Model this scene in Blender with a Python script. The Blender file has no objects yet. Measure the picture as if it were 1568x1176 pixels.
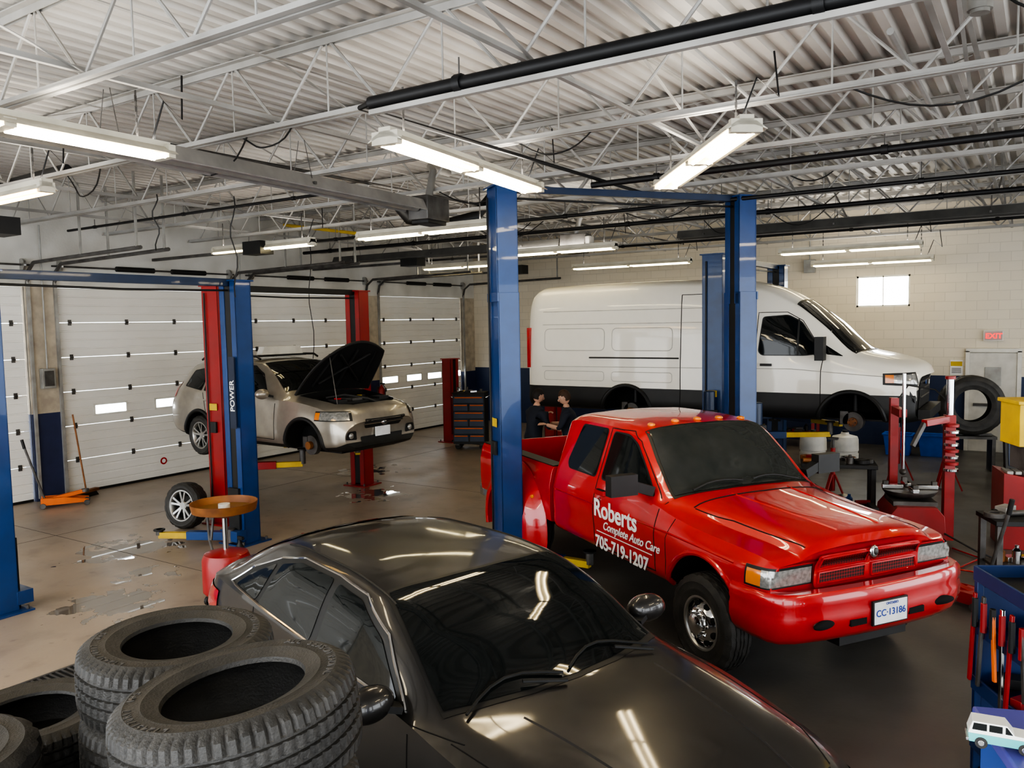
import bpy, bmesh, math, random
from mathutils import Vector, Matrix, Euler
from mathutils.bvhtree import BVHTree
random.seed(7)
pi=math.pi
SC=bpy.context.scene.collection
# ------------------------------------------------------------------ materials
_M={}
def MAT(name,col,rough=.5,metal=0,coat=0,col2=None,scale=5,bump=0,bscale=60,es=0,spec=.5,detail=3,crough=.03):
    if name in _M: return _M[name]
    m=bpy.data.materials.new(name); m.use_nodes=True; nt=m.node_tree; N=nt.nodes; L=nt.links
    b=N['Principled BSDF']
    c=tuple(col)+(1,)
    c2=tuple(col2)+(1,) if col2 else tuple(min(1,x*.82) for x in col)+(1,)
    tc=N.new('ShaderNodeTexCoord'); nz=N.new('ShaderNodeTexNoise'); nz.inputs['Scale'].default_value=scale; nz.inputs['Detail'].default_value=detail
    L.new(tc.outputs['Object'],nz.inputs['Vector'])
    mx=N.new('ShaderNodeMix'); mx.data_type='RGBA'
    mr=N.new('ShaderNodeMapRange'); mr.inputs[1].default_value=.35; mr.inputs[2].default_value=.7
    L.new(nz.outputs['Fac'],mr.inputs[0]); L.new(mr.outputs[0],mx.inputs[0])
    mx.inputs[6].default_value=c; mx.inputs[7].default_value=c2
    L.new(mx.outputs[2],b.inputs['Base Color'])
    b.inputs['Roughness'].default_value=rough; b.inputs['Metallic'].default_value=metal
    b.inputs['Coat Weight'].default_value=coat; b.inputs['Coat Roughness'].default_value=crough
    b.inputs['Specular IOR Level'].default_value=spec
    if es:
        b.inputs['Emission Color'].default_value=c; b.inputs['Emission Strength'].default_value=es
    if bump:
        n2=N.new('ShaderNodeTexNoise'); n2.inputs['Scale'].default_value=bscale; n2.inputs['Detail'].default_value=4
        L.new(tc.outputs['Object'],n2.inputs['Vector'])
        bp=N.new('ShaderNodeBump'); bp.inputs['Strength'].default_value=bump; bp.inputs['Distance'].default_value=.01
        L.new(n2.outputs['Fac'],bp.inputs['Height']); L.new(bp.outputs[0],b.inputs['Normal'])
    _M[name]=m; return m
red_paint=MAT('truck_red_paint',(.50,.007,.010),.32,0,1,(.46,.006,.009))
red_lift=MAT('lift_red_paint',(.34,.020,.020),.4,0,.2,(.25,.018,.018),3)
blue_lift=MAT('lift_blue_paint',(.010,.055,.20),.35,0,.3,(.008,.042,.15),3)
blue_dark=MAT('lift_dark_blue',(.010,.028,.075),.4,0,.2)
sedan_paint=MAT('sedan_black_grey_paint',(.034,.032,.031),.34,.4,.8,(.030,.028,.027),crough=.06)
suv_paint=MAT('suv_champagne_paint',(.40,.365,.31),.32,.6,.8)
white_paint=MAT('van_white_paint',(.80,.77,.69),.35,0,.6,(.78,.75,.67))
van_line=MAT('van_panel_shadow_line',(.52,.50,.45),.5)
white_body=MAT('off_white_enamel',(.72,.70,.64),.45)
glass=MAT('tinted_glass',(.010,.012,.012),.04,0,0,(.008,.010,.010),spec=.42)
glass_l=MAT('windshield_glass',(.035,.039,.037),.05,0,.2,(.026,.030,.029),spec=.5)
rubber=MAT('black_rubber',(.020,.019,.018),.72,0,0,(.032,.030,.027),8,.25,90)
tyrem=MAT('tyre_rubber',(.026,.025,.023),.55,0,0,(.048,.045,.041),7,.35,120)
blackp=MAT('black_plastic',(.013,.013,.013),.5,col2=(.018,.018,.018))
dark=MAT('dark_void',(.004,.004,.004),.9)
seamm=MAT('panel_gap',(.006,.005,.005),.8)
chrome=MAT('chrome',(.75,.75,.75),.1,1)
alum=MAT('aluminium',(.55,.55,.54),.35,1)
steel=MAT('steel_dark',(.15,.145,.14),.5,.6,col2=(.075,.07,.065),bump=.2)
galv=MAT('galvanised_steel',(.40,.40,.38),.45,.4,col2=(.28,.27,.25),bump=.1)
joistm=MAT('joist_grey_paint',(.42,.41,.39),.55,.1,col2=(.28,.27,.25),scale=2)
headm=MAT('headlamp_clear',(.40,.40,.38),.12,.4,1,(.22,.22,.21),30)
amber=MAT('amber_lens',(.75,.22,.02),.2,0,1)
redlens=MAT('red_lens',(.5,.01,.01),.2,0,1)
white_text=MAT('white_vinyl',(.85,.85,.85),.5)
platem=MAT('licence_plate_white',(.80,.82,.84),.4)
blue_text=MAT('plate_blue',(.02,.06,.35),.5)
yellow=MAT('yellow_paint',(.60,.42,.03),.45,col2=(.46,.31,.03))
orange=MAT('orange_paint',(.75,.16,.02),.4)
brown=MAT('rusty_brown',(.30,.12,.035),.5,.2,col2=(.16,.06,.02))
tubem=MAT('fluorescent_tube',(1,.84,.56),.5,es=20,col2=(1,.84,.56))
tubey=MAT('fluorescent_tube_yellow',(1,.62,.20),.5,es=8,col2=(1,.62,.20))
tubef=MAT('fluorescent_tube_far',(1,.86,.52),.5,es=8,col2=(1,.86,.52))
fixm=MAT('fixture_white',(.58,.55,.46),.4)
duct=MAT('duct_grey',(.36,.35,.33),.45,.4,col2=(.24,.235,.225),scale=3)
duct_d=MAT('duct_dark',(.13,.128,.12),.5,.3,col2=(.08,.078,.074),scale=3)
blackpipe=MAT('black_pipe',(.020,.020,.021),.5,.3)
day=MAT('daylight_glass',(.88,.94,1),.3,es=5,col2=(.88,.94,1))
# ------------------------------------------------------------------ mesh builder
class MB:
    def __init__(s): s.v=[];s.f=[];s.fm=[];s.mats=[]
    def mi(s,m):
        if m not in s.mats: s.mats.append(m)
        return s.mats.index(m)
    def add(s,vs,fs,m,M=None):
        o=len(s.v); k=s.mi(m)
        for p in vs:
            p=Vector(p); s.v.append(tuple(M@p) if M else tuple(p))
        for f in fs: s.f.append(tuple(i+o for i in f)); s.fm.append(k)
    def box(s,c,d,m,rot=None,M=None,taper=1):
        x,y,z=[q/2 for q in d]; t=taper
        vs=[(-x,-y,-z),(x,-y,-z),(x,y,-z),(-x,y,-z),(-x*t,-y*t,z),(x*t,-y*t,z),(x*t,y*t,z),(-x*t,y*t,z)]
        fs=[(0,3,2,1),(4,5,6,7),(0,1,5,4),(1,2,6,5),(2,3,7,6),(3,0,4,7)]
        T=Matrix.Translation(c)
        if rot: T=T@Euler(rot).to_matrix().to_4x4()
        if M: T=M@T
        s.add(vs,fs,m,T)
    def bar(s,p0,p1,w,h,m,M=None):
        p0=Vector(p0);p1=Vector(p1); d=p1-p0; l=d.length
        if l<1e-6: return
        d/=l; up=Vector((0,0,1)) if abs(d.z)<.95 else Vector((0,1,0))
        a=up.cross(d).normalized(); b=d.cross(a)
        vs=[]
        for q in (p0,p1):
            for sx,sy in ((-1,-1),(1,-1),(1,1),(-1,1)): vs.append(q+a*sx*w/2+b*sy*h/2)
        s.add(vs,[(0,3,2,1),(4,5,6,7),(0,1,5,4),(1,2,6,5),(2,3,7,6),(3,0,4,7)],m,M)
    def cyl(s,p0,p1,r,m,r2=None,n=14,cap=True,M=None):
        p0=Vector(p0);p1=Vector(p1); d=(p1-p0).normalized(); r2=r if r2 is None else r2
        up=Vector((0,0,1)) if abs(d.z)<.9 else Vector((1,0,0))
        a=up.cross(d).normalized(); b=d.cross(a); vs=[]
        for q,rr in ((p0,r),(p1,r2)):
            for i in range(n):
                t=2*pi*i/n; vs.append(q+a*rr*math.cos(t)+b*rr*math.sin(t))
        fs=[(i,(i+1)%n,n+(i+1)%n,n+i) for i in range(n)]
        if cap: fs+= [tuple(range(n-1,-1,-1)),tuple(range(n,2*n))]
        s.add(vs,fs,m,M)
    def tube(s,pts,r,m,n=6,M=None,closed=False):
        pts=[Vector(p) for p in pts]; vs=[];k=len(pts); ref=None
        for i,p in enumerate(pts):
            if closed: d=pts[(i+1)%k]-pts[i-1]
            else: d=pts[min(i+1,k-1)]-pts[max(i-1,0)]
            if d.length<1e-9: d=Vector((1,0,0))
            d.normalize()
            if ref is None: ref=Vector((0,0,1)) if abs(d.z)<.9 else Vector((1,0,0))
            a=(ref-d*ref.dot(d))
            if a.length<1e-5: a=Vector((1,0,0))-d*d.x
            a.normalize(); ref=a; b=d.cross(a)
            for j in range(n):
                t=2*pi*j/n; vs.append(p+a*r*math.cos(t)+b*r*math.sin(t))
        fs=[]
        for i in range(k if closed else k-1):
            o=i*n;o2=((i+1)%k)*n
            for j in range(n): fs.append((o+j,o+(j+1)%n,o2+(j+1)%n,o2+j))
        if not closed: fs+= [tuple(range(n-1,-1,-1)),tuple((k-1)*n+j for j in range(n))]
        s.add(vs,fs,m,M)
    def rev(s,prof,m,M=None,n=32,closed=False,a0=0,a1=2*pi,fn=None):
        full=abs(a1-a0-2*pi)<1e-6; cnt=n if full else n+1; k=len(prof); vs=[]
        for i in range(cnt):
            t=a0+(a1-a0)*i/n
            for j,(r,h) in enumerate(prof):
                if fn: r,h=fn(i,j,r,h)
                vs.append((r*math.cos(t),r*math.sin(t),h))
        fs=[]
        for i in range(n):
            o=i*k;o2=((i+1)%cnt)*k
            for j in range(k if closed else k-1):
                j2=(j+1)%k
                fs.append((o+j,o2+j,o2+j2,o+j2))
        s.add(vs,fs,m,M)
    def prism(s,poly,ax,a,b,m,M=None):
        def P(q,w):
            if ax=='x': return (w,q[0],q[1])
            if ax=='y': return (q[0],w,q[1])
            return (q[0],q[1],w)
        k=len(poly); vs=[P(q,a) for q in poly]+[P(q,b) for q in poly]
        fs=[(i,(i+1)%k,k+(i+1)%k,k+i) for i in range(k)]+[tuple(range(k-1,-1,-1)),tuple(range(k,2*k))]
        s.add(vs,fs,m,M)
    def ell(s,c,r,m,M=None,nu=16,nv=10,rot=None):
        vs=[];fs=[]
        T=Matrix.Translation(c)
        if rot: T=T@Euler(rot).to_matrix().to_4x4()
        if M: T=M@T
        for i in range(nv+1):
            p=-pi/2+pi*i/nv
            for j in range(nu):
                t=2*pi*j/nu; vs.append((r[0]*math.cos(p)*math.cos(t),r[1]*math.cos(p)*math.sin(t),r[2]*math.sin(p)))
        for i in range(nv):
            for j in range(nu):
                fs.append((i*nu+j,i*nu+(j+1)%nu,(i+1)*nu+(j+1)%nu,(i+1)*nu+j))
        s.add(vs,fs,m,T)
    def sweep(s,path,prof,m,M=None,closedprof=True):
        k=len(path);n=len(prof);vs=[]
        P=[Vector(p) for p in path]
        for i in range(k):
            d=(P[min(i+1,k-1)]-P[max(i-1,0)]).normalized(); nn=Vector((d.y,-d.x))
            for o,z in prof: q=P[i]+nn*o; vs.append((q.x,q.y,z))
        fs=[]
        for i in range(k-1):
            for j in range(n if closedprof else n-1): fs.append((i*n+j,(i+1)*n+j,(i+1)*n+(j+1)%n,i*n+(j+1)%n))
        if closedprof: fs+=[tuple(range(n)),tuple((k-1)*n+j for j in range(n-1,-1,-1))]
        s.add(vs,fs,m,M)
    def obj(s,name,parent=None,M=None,bevel=0,sharp=38,recalc=True):
        me=bpy.data.meshes.new(name); me.from_pydata(s.v,[],s.f)
        for m in s.mats: me.materials.append(m)
        me.polygons.foreach_set('material_index',s.fm)
        me.polygons.foreach_set('use_smooth',[True]*len(s.f))
        me.update()
        if recalc:
            bm=bmesh.new(); bm.from_mesh(me); bmesh.ops.recalc_face_normals(bm,faces=bm.faces); bm.to_mesh(me); bm.free()
        me.set_sharp_from_angle(angle=math.radians(sharp))
        o=bpy.data.objects.new(name,me); SC.objects.link(o)
        if parent: o.parent=parent
        if M: o.matrix_local=M
        if bevel:
            b=o.modifiers.new('bevel','BEVEL'); b.width=bevel; b.segments=2; b.limit_method='ANGLE'; b.angle_limit=math.radians(50)
        return o
def EMPTY(name,loc=(0,0,0),rz=0,ry=0):
    e=bpy.data.objects.new(name,None); SC.objects.link(e); e.location=loc; e.rotation_euler=(0,ry,rz); e.empty_display_size=.3; return e
def TEXT(body,size,mat,M,parent,name,ext=.001,shear=0,off=.012):
    c=bpy.data.curves.new(name,'FONT'); c.body=body; c.size=size; c.extrude=ext; c.shear=shear; c.align_x='LEFT'; c.offset=size*off
    o=bpy.data.objects.new(name,c); SC.objects.link(o)
    bpy.context.view_layer.update()
    me=bpy.data.meshes.new_from_object(o.evaluated_get(bpy.context.evaluated_depsgraph_get()))
    bpy.data.objects.remove(o); me.materials.clear(); me.materials.append(mat)
    q=bpy.data.objects.new(name,me); SC.objects.link(q); q.parent=parent; q.matrix_local=M; return q
# ------------------------------------------------------------------ camera
th=math.radians(33.3); H=2.9
cd=bpy.data.cameras.new('camera'); co=bpy.data.objects.new('camera',cd); SC.objects.link(co)
pitch=math.atan(.075); rho=math.atan(.018)
r0=Vector((math.cos(th),math.sin(th),0)); F=Vector((-math.sin(th)*math.cos(pitch),math.cos(th)*math.cos(pitch),-math.sin(pitch)))
u0=r0.cross(F); R_=math.cos(rho)*r0-math.sin(rho)*u0; U_=math.sin(rho)*r0+math.cos(rho)*u0
m=Matrix((R_,U_,-F)).transposed().to_4x4(); m.translation=Vector((0,0,H)); co.matrix_world=m
cd.sensor_width=36; cd.lens=1240/1568*36; cd.clip_end=200
bpy.context.scene.camera=co
# ------------------------------------------------------------------ world
w=bpy.data.worlds.new('world'); bpy.context.scene.world=w; w.use_nodes=True
bg=w.node_tree.nodes['Background']; bg.inputs[0].default_value=(.92,.96,1,1); bg.inputs[1].default_value=2.9
bpy.context.scene.view_settings.exposure=0.72
try: bpy.context.scene.view_settings.look='AgX - High Contrast'
except Exception: pass
# ------------------------------------------------------------------ room
XL,XR,YF,YB,ZC=-14.35,8.0,-3.0,19.8,5.3
def floor_mat():
    m=bpy.data.materials.new('concrete_floor'); m.use_nodes=True; nt=m.node_tree;N=nt.nodes;L=nt.links;b=N['Principled BSDF']
    tc=N.new('ShaderNodeTexCoord')
    def noise(sc,det=5):
        n=N.new('ShaderNodeTexNoise'); n.inputs['Scale'].default_value=sc; n.inputs['Detail'].default_value=det; L.new(tc.outputs['Object'],n.inputs['Vector']); return n.outputs['Fac']
    def mrange(src,a,bb,c=0,d=1):
        n=N.new('ShaderNodeMapRange'); n.inputs[1].default_value=a;n.inputs[2].default_value=bb;n.inputs[3].default_value=c;n.inputs[4].default_value=d; L.new(src,n.inputs[0]); return n.outputs[0]
    def mix(f,a,bb):
        n=N.new('ShaderNodeMix'); n.data_type='RGBA'
        L.new(f,n.inputs[0])
        for k,v in ((6,a),(7,bb)):
            if isinstance(v,tuple): n.inputs[k].default_value=v+(1,)
            else: L.new(v,n.inputs[k])
        return n.outputs[2]
    def math_(op,a,bb):
        n=N.new('ShaderNodeMath'); n.operation=op
        for k,v in ((0,a),(1,bb)):
            if isinstance(v,(int,float)): n.inputs[k].default_value=v
            else: L.new(v,n.inputs[k])
        return n.outputs[0]
    sx=N.new('ShaderNodeSeparateXYZ'); L.new(tc.outputs['Object'],sx.inputs[0])
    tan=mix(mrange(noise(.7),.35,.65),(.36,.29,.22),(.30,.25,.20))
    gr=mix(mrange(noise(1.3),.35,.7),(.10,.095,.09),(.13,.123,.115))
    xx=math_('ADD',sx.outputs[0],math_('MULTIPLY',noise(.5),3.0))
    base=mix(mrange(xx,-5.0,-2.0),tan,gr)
    base=mix(mrange(noise(2.2,8),.55,.80,0,.5),base,(.13,.11,.09))
    base=mix(mrange(noise(7,8),.63,.74,0,.35),base,(.09,.08,.07))
    pud=None
    for (px,py,r) in ((-10.1,6.0,.60),(-8.25,4.75,.50),(-9.6,10.2,.5),(-8.9,5.5,.28),(-11.3,11.8,.5)):
        vd=N.new('ShaderNodeVectorMath'); vd.operation='DISTANCE'; L.new(tc.outputs['Object'],vd.inputs[0]); vd.inputs[1].default_value=(px,py,0)
        q=math_('SUBTRACT',r,vd.outputs['Value']); q=math_('ADD',q,math_('MULTIPLY',math_('SUBTRACT',noise(3.6,3),.54),2.0))
        q=mrange(q,.0,.04)
        pud=q if pud is None else math_('MAXIMUM',pud,q)
    base=mix(math_('MULTIPLY',pud,.7),base,(.10,.09,.085))
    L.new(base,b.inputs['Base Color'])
    rg=mrange(noise(1.2,4),.3,.7,.30,.48)
    inv=math_('SUBTRACT',1,pud); rr=math_('ADD',math_('MULTIPLY',rg,inv),math_('MULTIPLY',pud,.01))
    L.new(rr,b.inputs['Roughness']); L.new(math_('MULTIPLY',pud,1.0),b.inputs['Coat Weight']); b.inputs['Coat IOR'].default_value=1.9
    bp=N.new('ShaderNodeBump'); bp.inputs['Distance'].default_value=.003
    L.new(math_('MULTIPLY',inv,.3),bp.inputs['Strength']); L.new(noise(25,6),bp.inputs['Height']); L.new(bp.outputs[0],b.inputs['Normal'])
    return m
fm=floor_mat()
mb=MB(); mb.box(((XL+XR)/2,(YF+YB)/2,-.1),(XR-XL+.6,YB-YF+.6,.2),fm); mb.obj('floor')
mb=MB()
jm=MAT('joint_filler',(.06,.053,.046),.7)
for y in (5.9,11.2,16.2): mb.box(((XL-5)/2,y,.0005),(-5-XL-.1,.008,.002),jm)
for x in (-11.7,-6.2): mb.box((x,(YF+YB)/2,.0005),(.008,YB-YF-.1,.002),jm)
mb.obj('trim_1')
mb=MB()
mb.box((-6.8,2.6,.004),(.34,4.6,.006),dark)
for s_ in (-1,1): mb.box((-6.8+s_*.17,2.6,.008),(.03,4.6,.012),steel)
for i in range(92): mb.box((-6.8,.34+i*.05,.009),(.31,.016,.008),steel)
mb.obj('floor_drain_grate')
wallm=MAT('wall_white_paint',(.68,.67,.63),.6,col2=(.50,.49,.45),scale=1.2,bump=.2,bscale=30)
def block_mat():
    m=bpy.data.materials.new('painted_block_wall'); m.use_nodes=True; nt=m.node_tree;N=nt.nodes;L=nt.links;b=N['Principled BSDF']
    tc=N.new('ShaderNodeTexCoord'); mp=N.new('ShaderNodeCombineXYZ'); sx=N.new('ShaderNodeSeparateXYZ'); L.new(tc.outputs['Object'],sx.inputs[0])
    L.new(sx.outputs[0],mp.inputs[0]); L.new(sx.outputs[2],mp.inputs[1])
    br=N.new('ShaderNodeTexBrick'); L.new(mp.outputs[0],br.inputs['Vector']); br.inputs['Scale'].default_value=1
    br.inputs['Brick Width'].default_value=.4; br.inputs['Row Height'].default_value=.2; br.inputs['Mortar Size'].default_value=.005
    br.inputs['Color1'].default_value=(.68,.62,.51,1); br.inputs['Color2'].default_value=(.65,.59,.48,1); br.inputs['Mortar'].default_value=(.54,.49,.40,1)
    gt=N.new('ShaderNodeMath'); gt.operation='GREATER_THAN'; gt.inputs[1].default_value=1.6; L.new(sx.outputs[2],gt.inputs[0])
    mx=N.new('ShaderNodeMix'); mx.data_type='RGBA'; L.new(gt.outputs[0],mx.inputs[0]); mx.inputs[6].default_value=(.02,.035,.09,1); L.new(br.outputs[0],mx.inputs[7])
    L.new(mx.outputs[2],b.inputs['Base Color']); b.inputs['Roughness'].default_value=.5
    bp=N.new('ShaderNodeBump'); bp.inputs['Strength'].default_value=.4; bp.inputs['Distance'].default_value=.01; bp.invert=True
    L.new(br.outputs['Fac'],bp.inputs['Height']); L.new(bp.outputs[0],b.inputs['Normal']); return m
blk=block_mat()
wx0,wx1,wz0,wz1=-3.59,-2.48,3.12,3.82
mb=MB()
for x0,x1,z0,z1 in ((XL-.3,wx0,0,ZC+.1),(wx1,XR+.3,0,ZC+.1),(wx0,wx1,0,wz0),(wx0,wx1,wz1,ZC+.1)):
    mb.box(((x0+x1)/2,YB+.15,(z0+z1)/2),(x1-x0,.3,z1-z0),blk)
mb.obj('wall_back')
mb=MB(); mb.box(((wx0+wx1)/2,YB+.08,(wz0+wz1)/2),(wx1-wx0,.02,wz1-wz0),MAT('window_daylight',(.93,.97,1),.3,es=9,col2=(.93,.97,1)))
for a in (wx0+.02,wx1-.02,(wx0+wx1)/2): mb.box((a,YB+.06,(wz0+wz1)/2),(.04 if a!=(wx0+wx1)/2 else .02,.06,wz1-wz0),white_body)
for a in (wz0+.02,wz1-.02): mb.box(((wx0+wx1)/2,YB+.06,a),(wx1-wx0,.06,.04),white_body)
mb.obj('window_1')
mb=MB(); WR=[(-2.4,2.2),(3.0,7.6),(8.4,13.0),(13.8,18.4)]
ed=[YF]+[q for d in WR for q in d]+[YB]
for i in range(0,len(ed),2): mb.box((XR+.15,(ed[i]+ed[i+1])/2,2.0),(.3,ed[i+1]-ed[i],4.0),blk)
mb.box((XR+.15,(YF+YB)/2,4.7),(.3,YB-YF,1.4),blk)
mb.obj('wall_right')
DOORS=[(-.3,3.25),(3.45,6.95),(7.5,11.05),(11.55,15.1),(15.65,19.2)]
mb=MB(); DH=3.66
edges=[YF]+[e for d in DOORS for e in d]+[YB]
pill_low=MAT('pillar_dark_blue',(.03,.04,.10),.5)
pill_up=MAT('pillar_tan_paint',(.52,.46,.36),.6,col2=(.36,.31,.25))
for i in range(0,len(edges),2):
    a,b=edges[i],edges[i+1]
    mb.box((XL-.12,(a+b)/2,.75),(.3,b-a,1.5),pill_low); mb.box((XL-.12,(a+b)/2,(1.5+DH)/2),(.3,b-a,DH-1.5),pill_up)
mb.box((XL-.12,(YF+YB)/2,(DH+ZC+.1)/2),(.3,YB-YF,ZC+.1-DH),wallm)
mb.obj('wall_left')
doorm=MAT('door_white_enamel',(.82,.81,.77),.28,col2=(.75,.735,.69),scale=.8)
for di,(a,b) in enumerate(DOORS):
    e=EMPTY('door_%d'%(di+1),(XL-.06,0,0)); mb=MB(); SH=.61
    for s in range(6):
        z=s*SH
        prof=[(-.03,z+.004),(.015,z+.004)]
        for k in range(1,4):
            zz=z+k*SH/4; 
            prof+=[(.015,zz-.016),(.003,zz-.008),(.003,zz+.008),(.015,zz+.016)]
        prof+=[(.015,z+SH-.02),(.0,z+SH-.006),(-.03,z+SH-.006)]
        mb.prism(prof,'y',a+.02,b-.02,doorm)
    mb.box((0,(a+b)/2,.02),(.06,b-a-.05,.05),blackp)
    L_=b-a
    for s in range(1,6):
        for f in (.06,.36,.64,.94):
            mb.box((.025,a+L_*f,s*SH),(.02,.055,.10),steel); mb.cyl((.035,a+L_*f-.03,s*SH),(.035,a+L_*f+.03,s*SH),.014,steel,n=8)
    for k in {2:(.25,.59),4:(.115,.39,.64,.90)}.get(di,()):
        yc=a+L_*k
        mb.box((.018,yc,1.47),(.012,.66,.22),white_body); mb.box((.026,yc,1.47),(.004,.58,.15),day)
    if di==2:
        mb.cyl((.018,a+1.9,.33),(.024,a+1.9,.33),.07,redlens,n=20); mb.cyl((.024,a+1.9,.33),(.026,a+1.9,.33),.04,white_text,n=20)
    mb.obj('panels',e)
    mb=MB()
    for s_ in (a-.05,b+.05):
        mb.box((.10,s_,1.9),(.07,.05,3.7),galv); mb.box((.06,s_,1.9),(.02,.10,3.7),galv)
        mb.tube([(.10,s_,3.7),(.16,s_,3.92),(.35,s_,4.05),(3.4,s_,4.10)],.03,steel,6)
        mb.bar((3.3,s_,4.1),(3.3,s_,5.2),.03,.03,galv); mb.bar((1.8,s_,4.08),(1.8,s_,5.2),.03,.03,galv)
    mb.cyl((.14,a-.1,4.02),(.14,b+.1,4.02),.016,steel,n=8)
    for q in (.3,.62): mb.cyl((.14,a+L_*q,4.02),(.14,a+L_*q+.75,4.02),.05,blackp,n=10)
    for s_ in (a+.03,b-.03): mb.cyl((.14,s_-.02,4.02),(.14,s_+.02,4.02),.10,alum,n=16)
    mb.box((1.8,(a+b)/2,4.22),(3.2,.06,.05),steel); mb.box((3.2,(a+b)/2,4.25),(.45,.28,.22),blackp)
    mb.obj('tracks',e)
deck=MAT('steel_deck',(.70,.685,.65),.42,.15,col2=(.36,.33,.305),scale=.38,detail=7)
mb=MB(); p=.20; x=XL-.25; pts=[]
while x<XR+.25:
    pts+=[(x,ZC),(x+.075,ZC),(x+.10,ZC+.06),(x+.175,ZC+.06)]; x+=p
n=len(pts); vs=[(q[0],YF-.3,q[1]) for q in pts]+[(q[0],YB+.25,q[1]) for q in pts]
mb.add(vs,[(i,i+1,n+i+1,n+i) for i in range(n-1)],deck)
mb.box(((XL+XR)/2,(YF+YB)/2,ZC+.16),(XR-XL+.5,YB-YF+.5,.1),deck)
mb.obj('ceiling',sharp=20,recalc=False)
ZB=4.62; ZT=5.22
JY=[-1.9,-.2,1.5,3.2,4.92,6.65,8.4,10.15,11.9,13.65,15.4,17.15,18.9]
je=EMPTY('ceiling_joists')
for ji,y in enumerate(JY):
    mb=MB(); x0,x1=XL+.05,XR-.05
    for s_ in (-1,1):
        mb.box(((x0+x1)/2,y+s_*.035,ZB),(x1-x0,.045,.008),joistm); mb.box(((x0+x1)/2,y+s_*.016,ZB+.025),(x1-x0,.008,.05),joistm)
        mb.box(((x0+x1)/2,y+s_*.045,ZT+.05),(x1-x0,.06,.01),joistm); mb.box(((x0+x1)/2,y+s_*.018,ZT+.02),(x1-x0,.008,.06),joistm)
    x=x0+.3; 
    while x<x1-1.2:
        mb.cyl((x,y,ZB+.02),(x+.55,y,ZT),.014,joistm,n=6,cap=False); mb.cyl((x+.65,y,ZT),(x+1.2,y,ZB+.02),.014,joistm,n=6,cap=False)
        mb.cyl((x+.6,y,ZB+.02),(x+.6,y,ZT),.008,joistm,n=6,cap=False)
        x+=1.2
    mb.obj('joist',je)
mb=MB()
for x in (-12.6,-10.4,-8.2,-5.6,-3.0,-.6,2.2,5.2):
    mb.box((x,(YF+YB)/2,ZB+.06),(.04,YB-YF,.006),joistm); mb.box((x,(YF+YB)/2,ZB+.08),(.006,YB-YF,.04),joistm)
    mb.box((x+.05,(YF+YB)/2,ZT-.04),(.04,YB-YF,.006),joistm)
    for i_,(a,b) in enumerate(zip(JY[:-1],JY[1:])):
        if (i_+int(x+20))%2==0:
            mb.bar((x,a,ZB+.05),(x,b,ZT-.03),.03,.006,joistm); mb.bar((x+.03,a,ZT-.03),(x+.03,b,ZB+.05),.03,.006,joistm)
mb.obj('bridging',je)
mb=MB()
for y,z,xa,xb,r in ((4.45,4.5,-4.1,7.5,.045),(8.45,4.47,-4.4,7.5,.035),(3.05,4.45,-13,-6.5,.022),(10.3,4.42,-13.5,7,.025),(12.4,4.5,-13.5,7.5,.035),(7.3,4.55,-13.5,-7,.02),(16.0,4.5,-13,7,.025)):
    mb.cyl((xa,y,z),(xb,y,z),r,blackpipe,n=10)
    x=xa+.8
    while x<xb: 
        mb.cyl((x,y,z),(x,y,ZB+.05),.006,steel,n=5); mb.cyl((x-.03,y,z),(x+.03,y,z),r*1.35,blackpipe,n=10); x+=2.3
mb.box((1.7,4.45,4.43),(11.6,.045,.035),joistm)
mb.tube([(-4.1,4.45,4.5),(-4.25,4.5,4.5),(-4.3,4.7,4.52),(-4.3,9.8,4.52)],.020,blackpipe,8)
mb.cyl((-.9,6.0,4.78),(-.9,19.5,4.78),.025,joistm,n=8); mb.cyl((-7.6,3.0,4.80),(-7.6,19.5,4.80),.02,steel,n=8)
mb.cyl((-9.2,5.0,4.7),(-13.9,5.0,4.6),.07,blackp,n=10)
mb.cyl((-.37,5.74,4.70),(-.37,5.74,5.32),.055,galv,n=14); mb.cyl((-.37,5.74,4.72),(-.37,5.74,4.80),.07,galv,n=14); mb.cyl((-.20,5.9,4.8),(-.20,5.9,5.32),.035,joistm,n=12)
mb.tube([(-12.5,11.0,4.9),(-10,11.2,4.5),(-9,11.6,4.7),(-7.5,11.4,4.5)],.03,yellow,8)
mb.tube([(-8.5,9.6,4.9),(-8.3,9.8,4.55),(-8.0,10.2,4.45),(-7.6,10.6,4.6),(-7.5,11.0,5.0)],.09,blackp,12)
mb.obj('ceiling_conduit_pipes')
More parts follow.
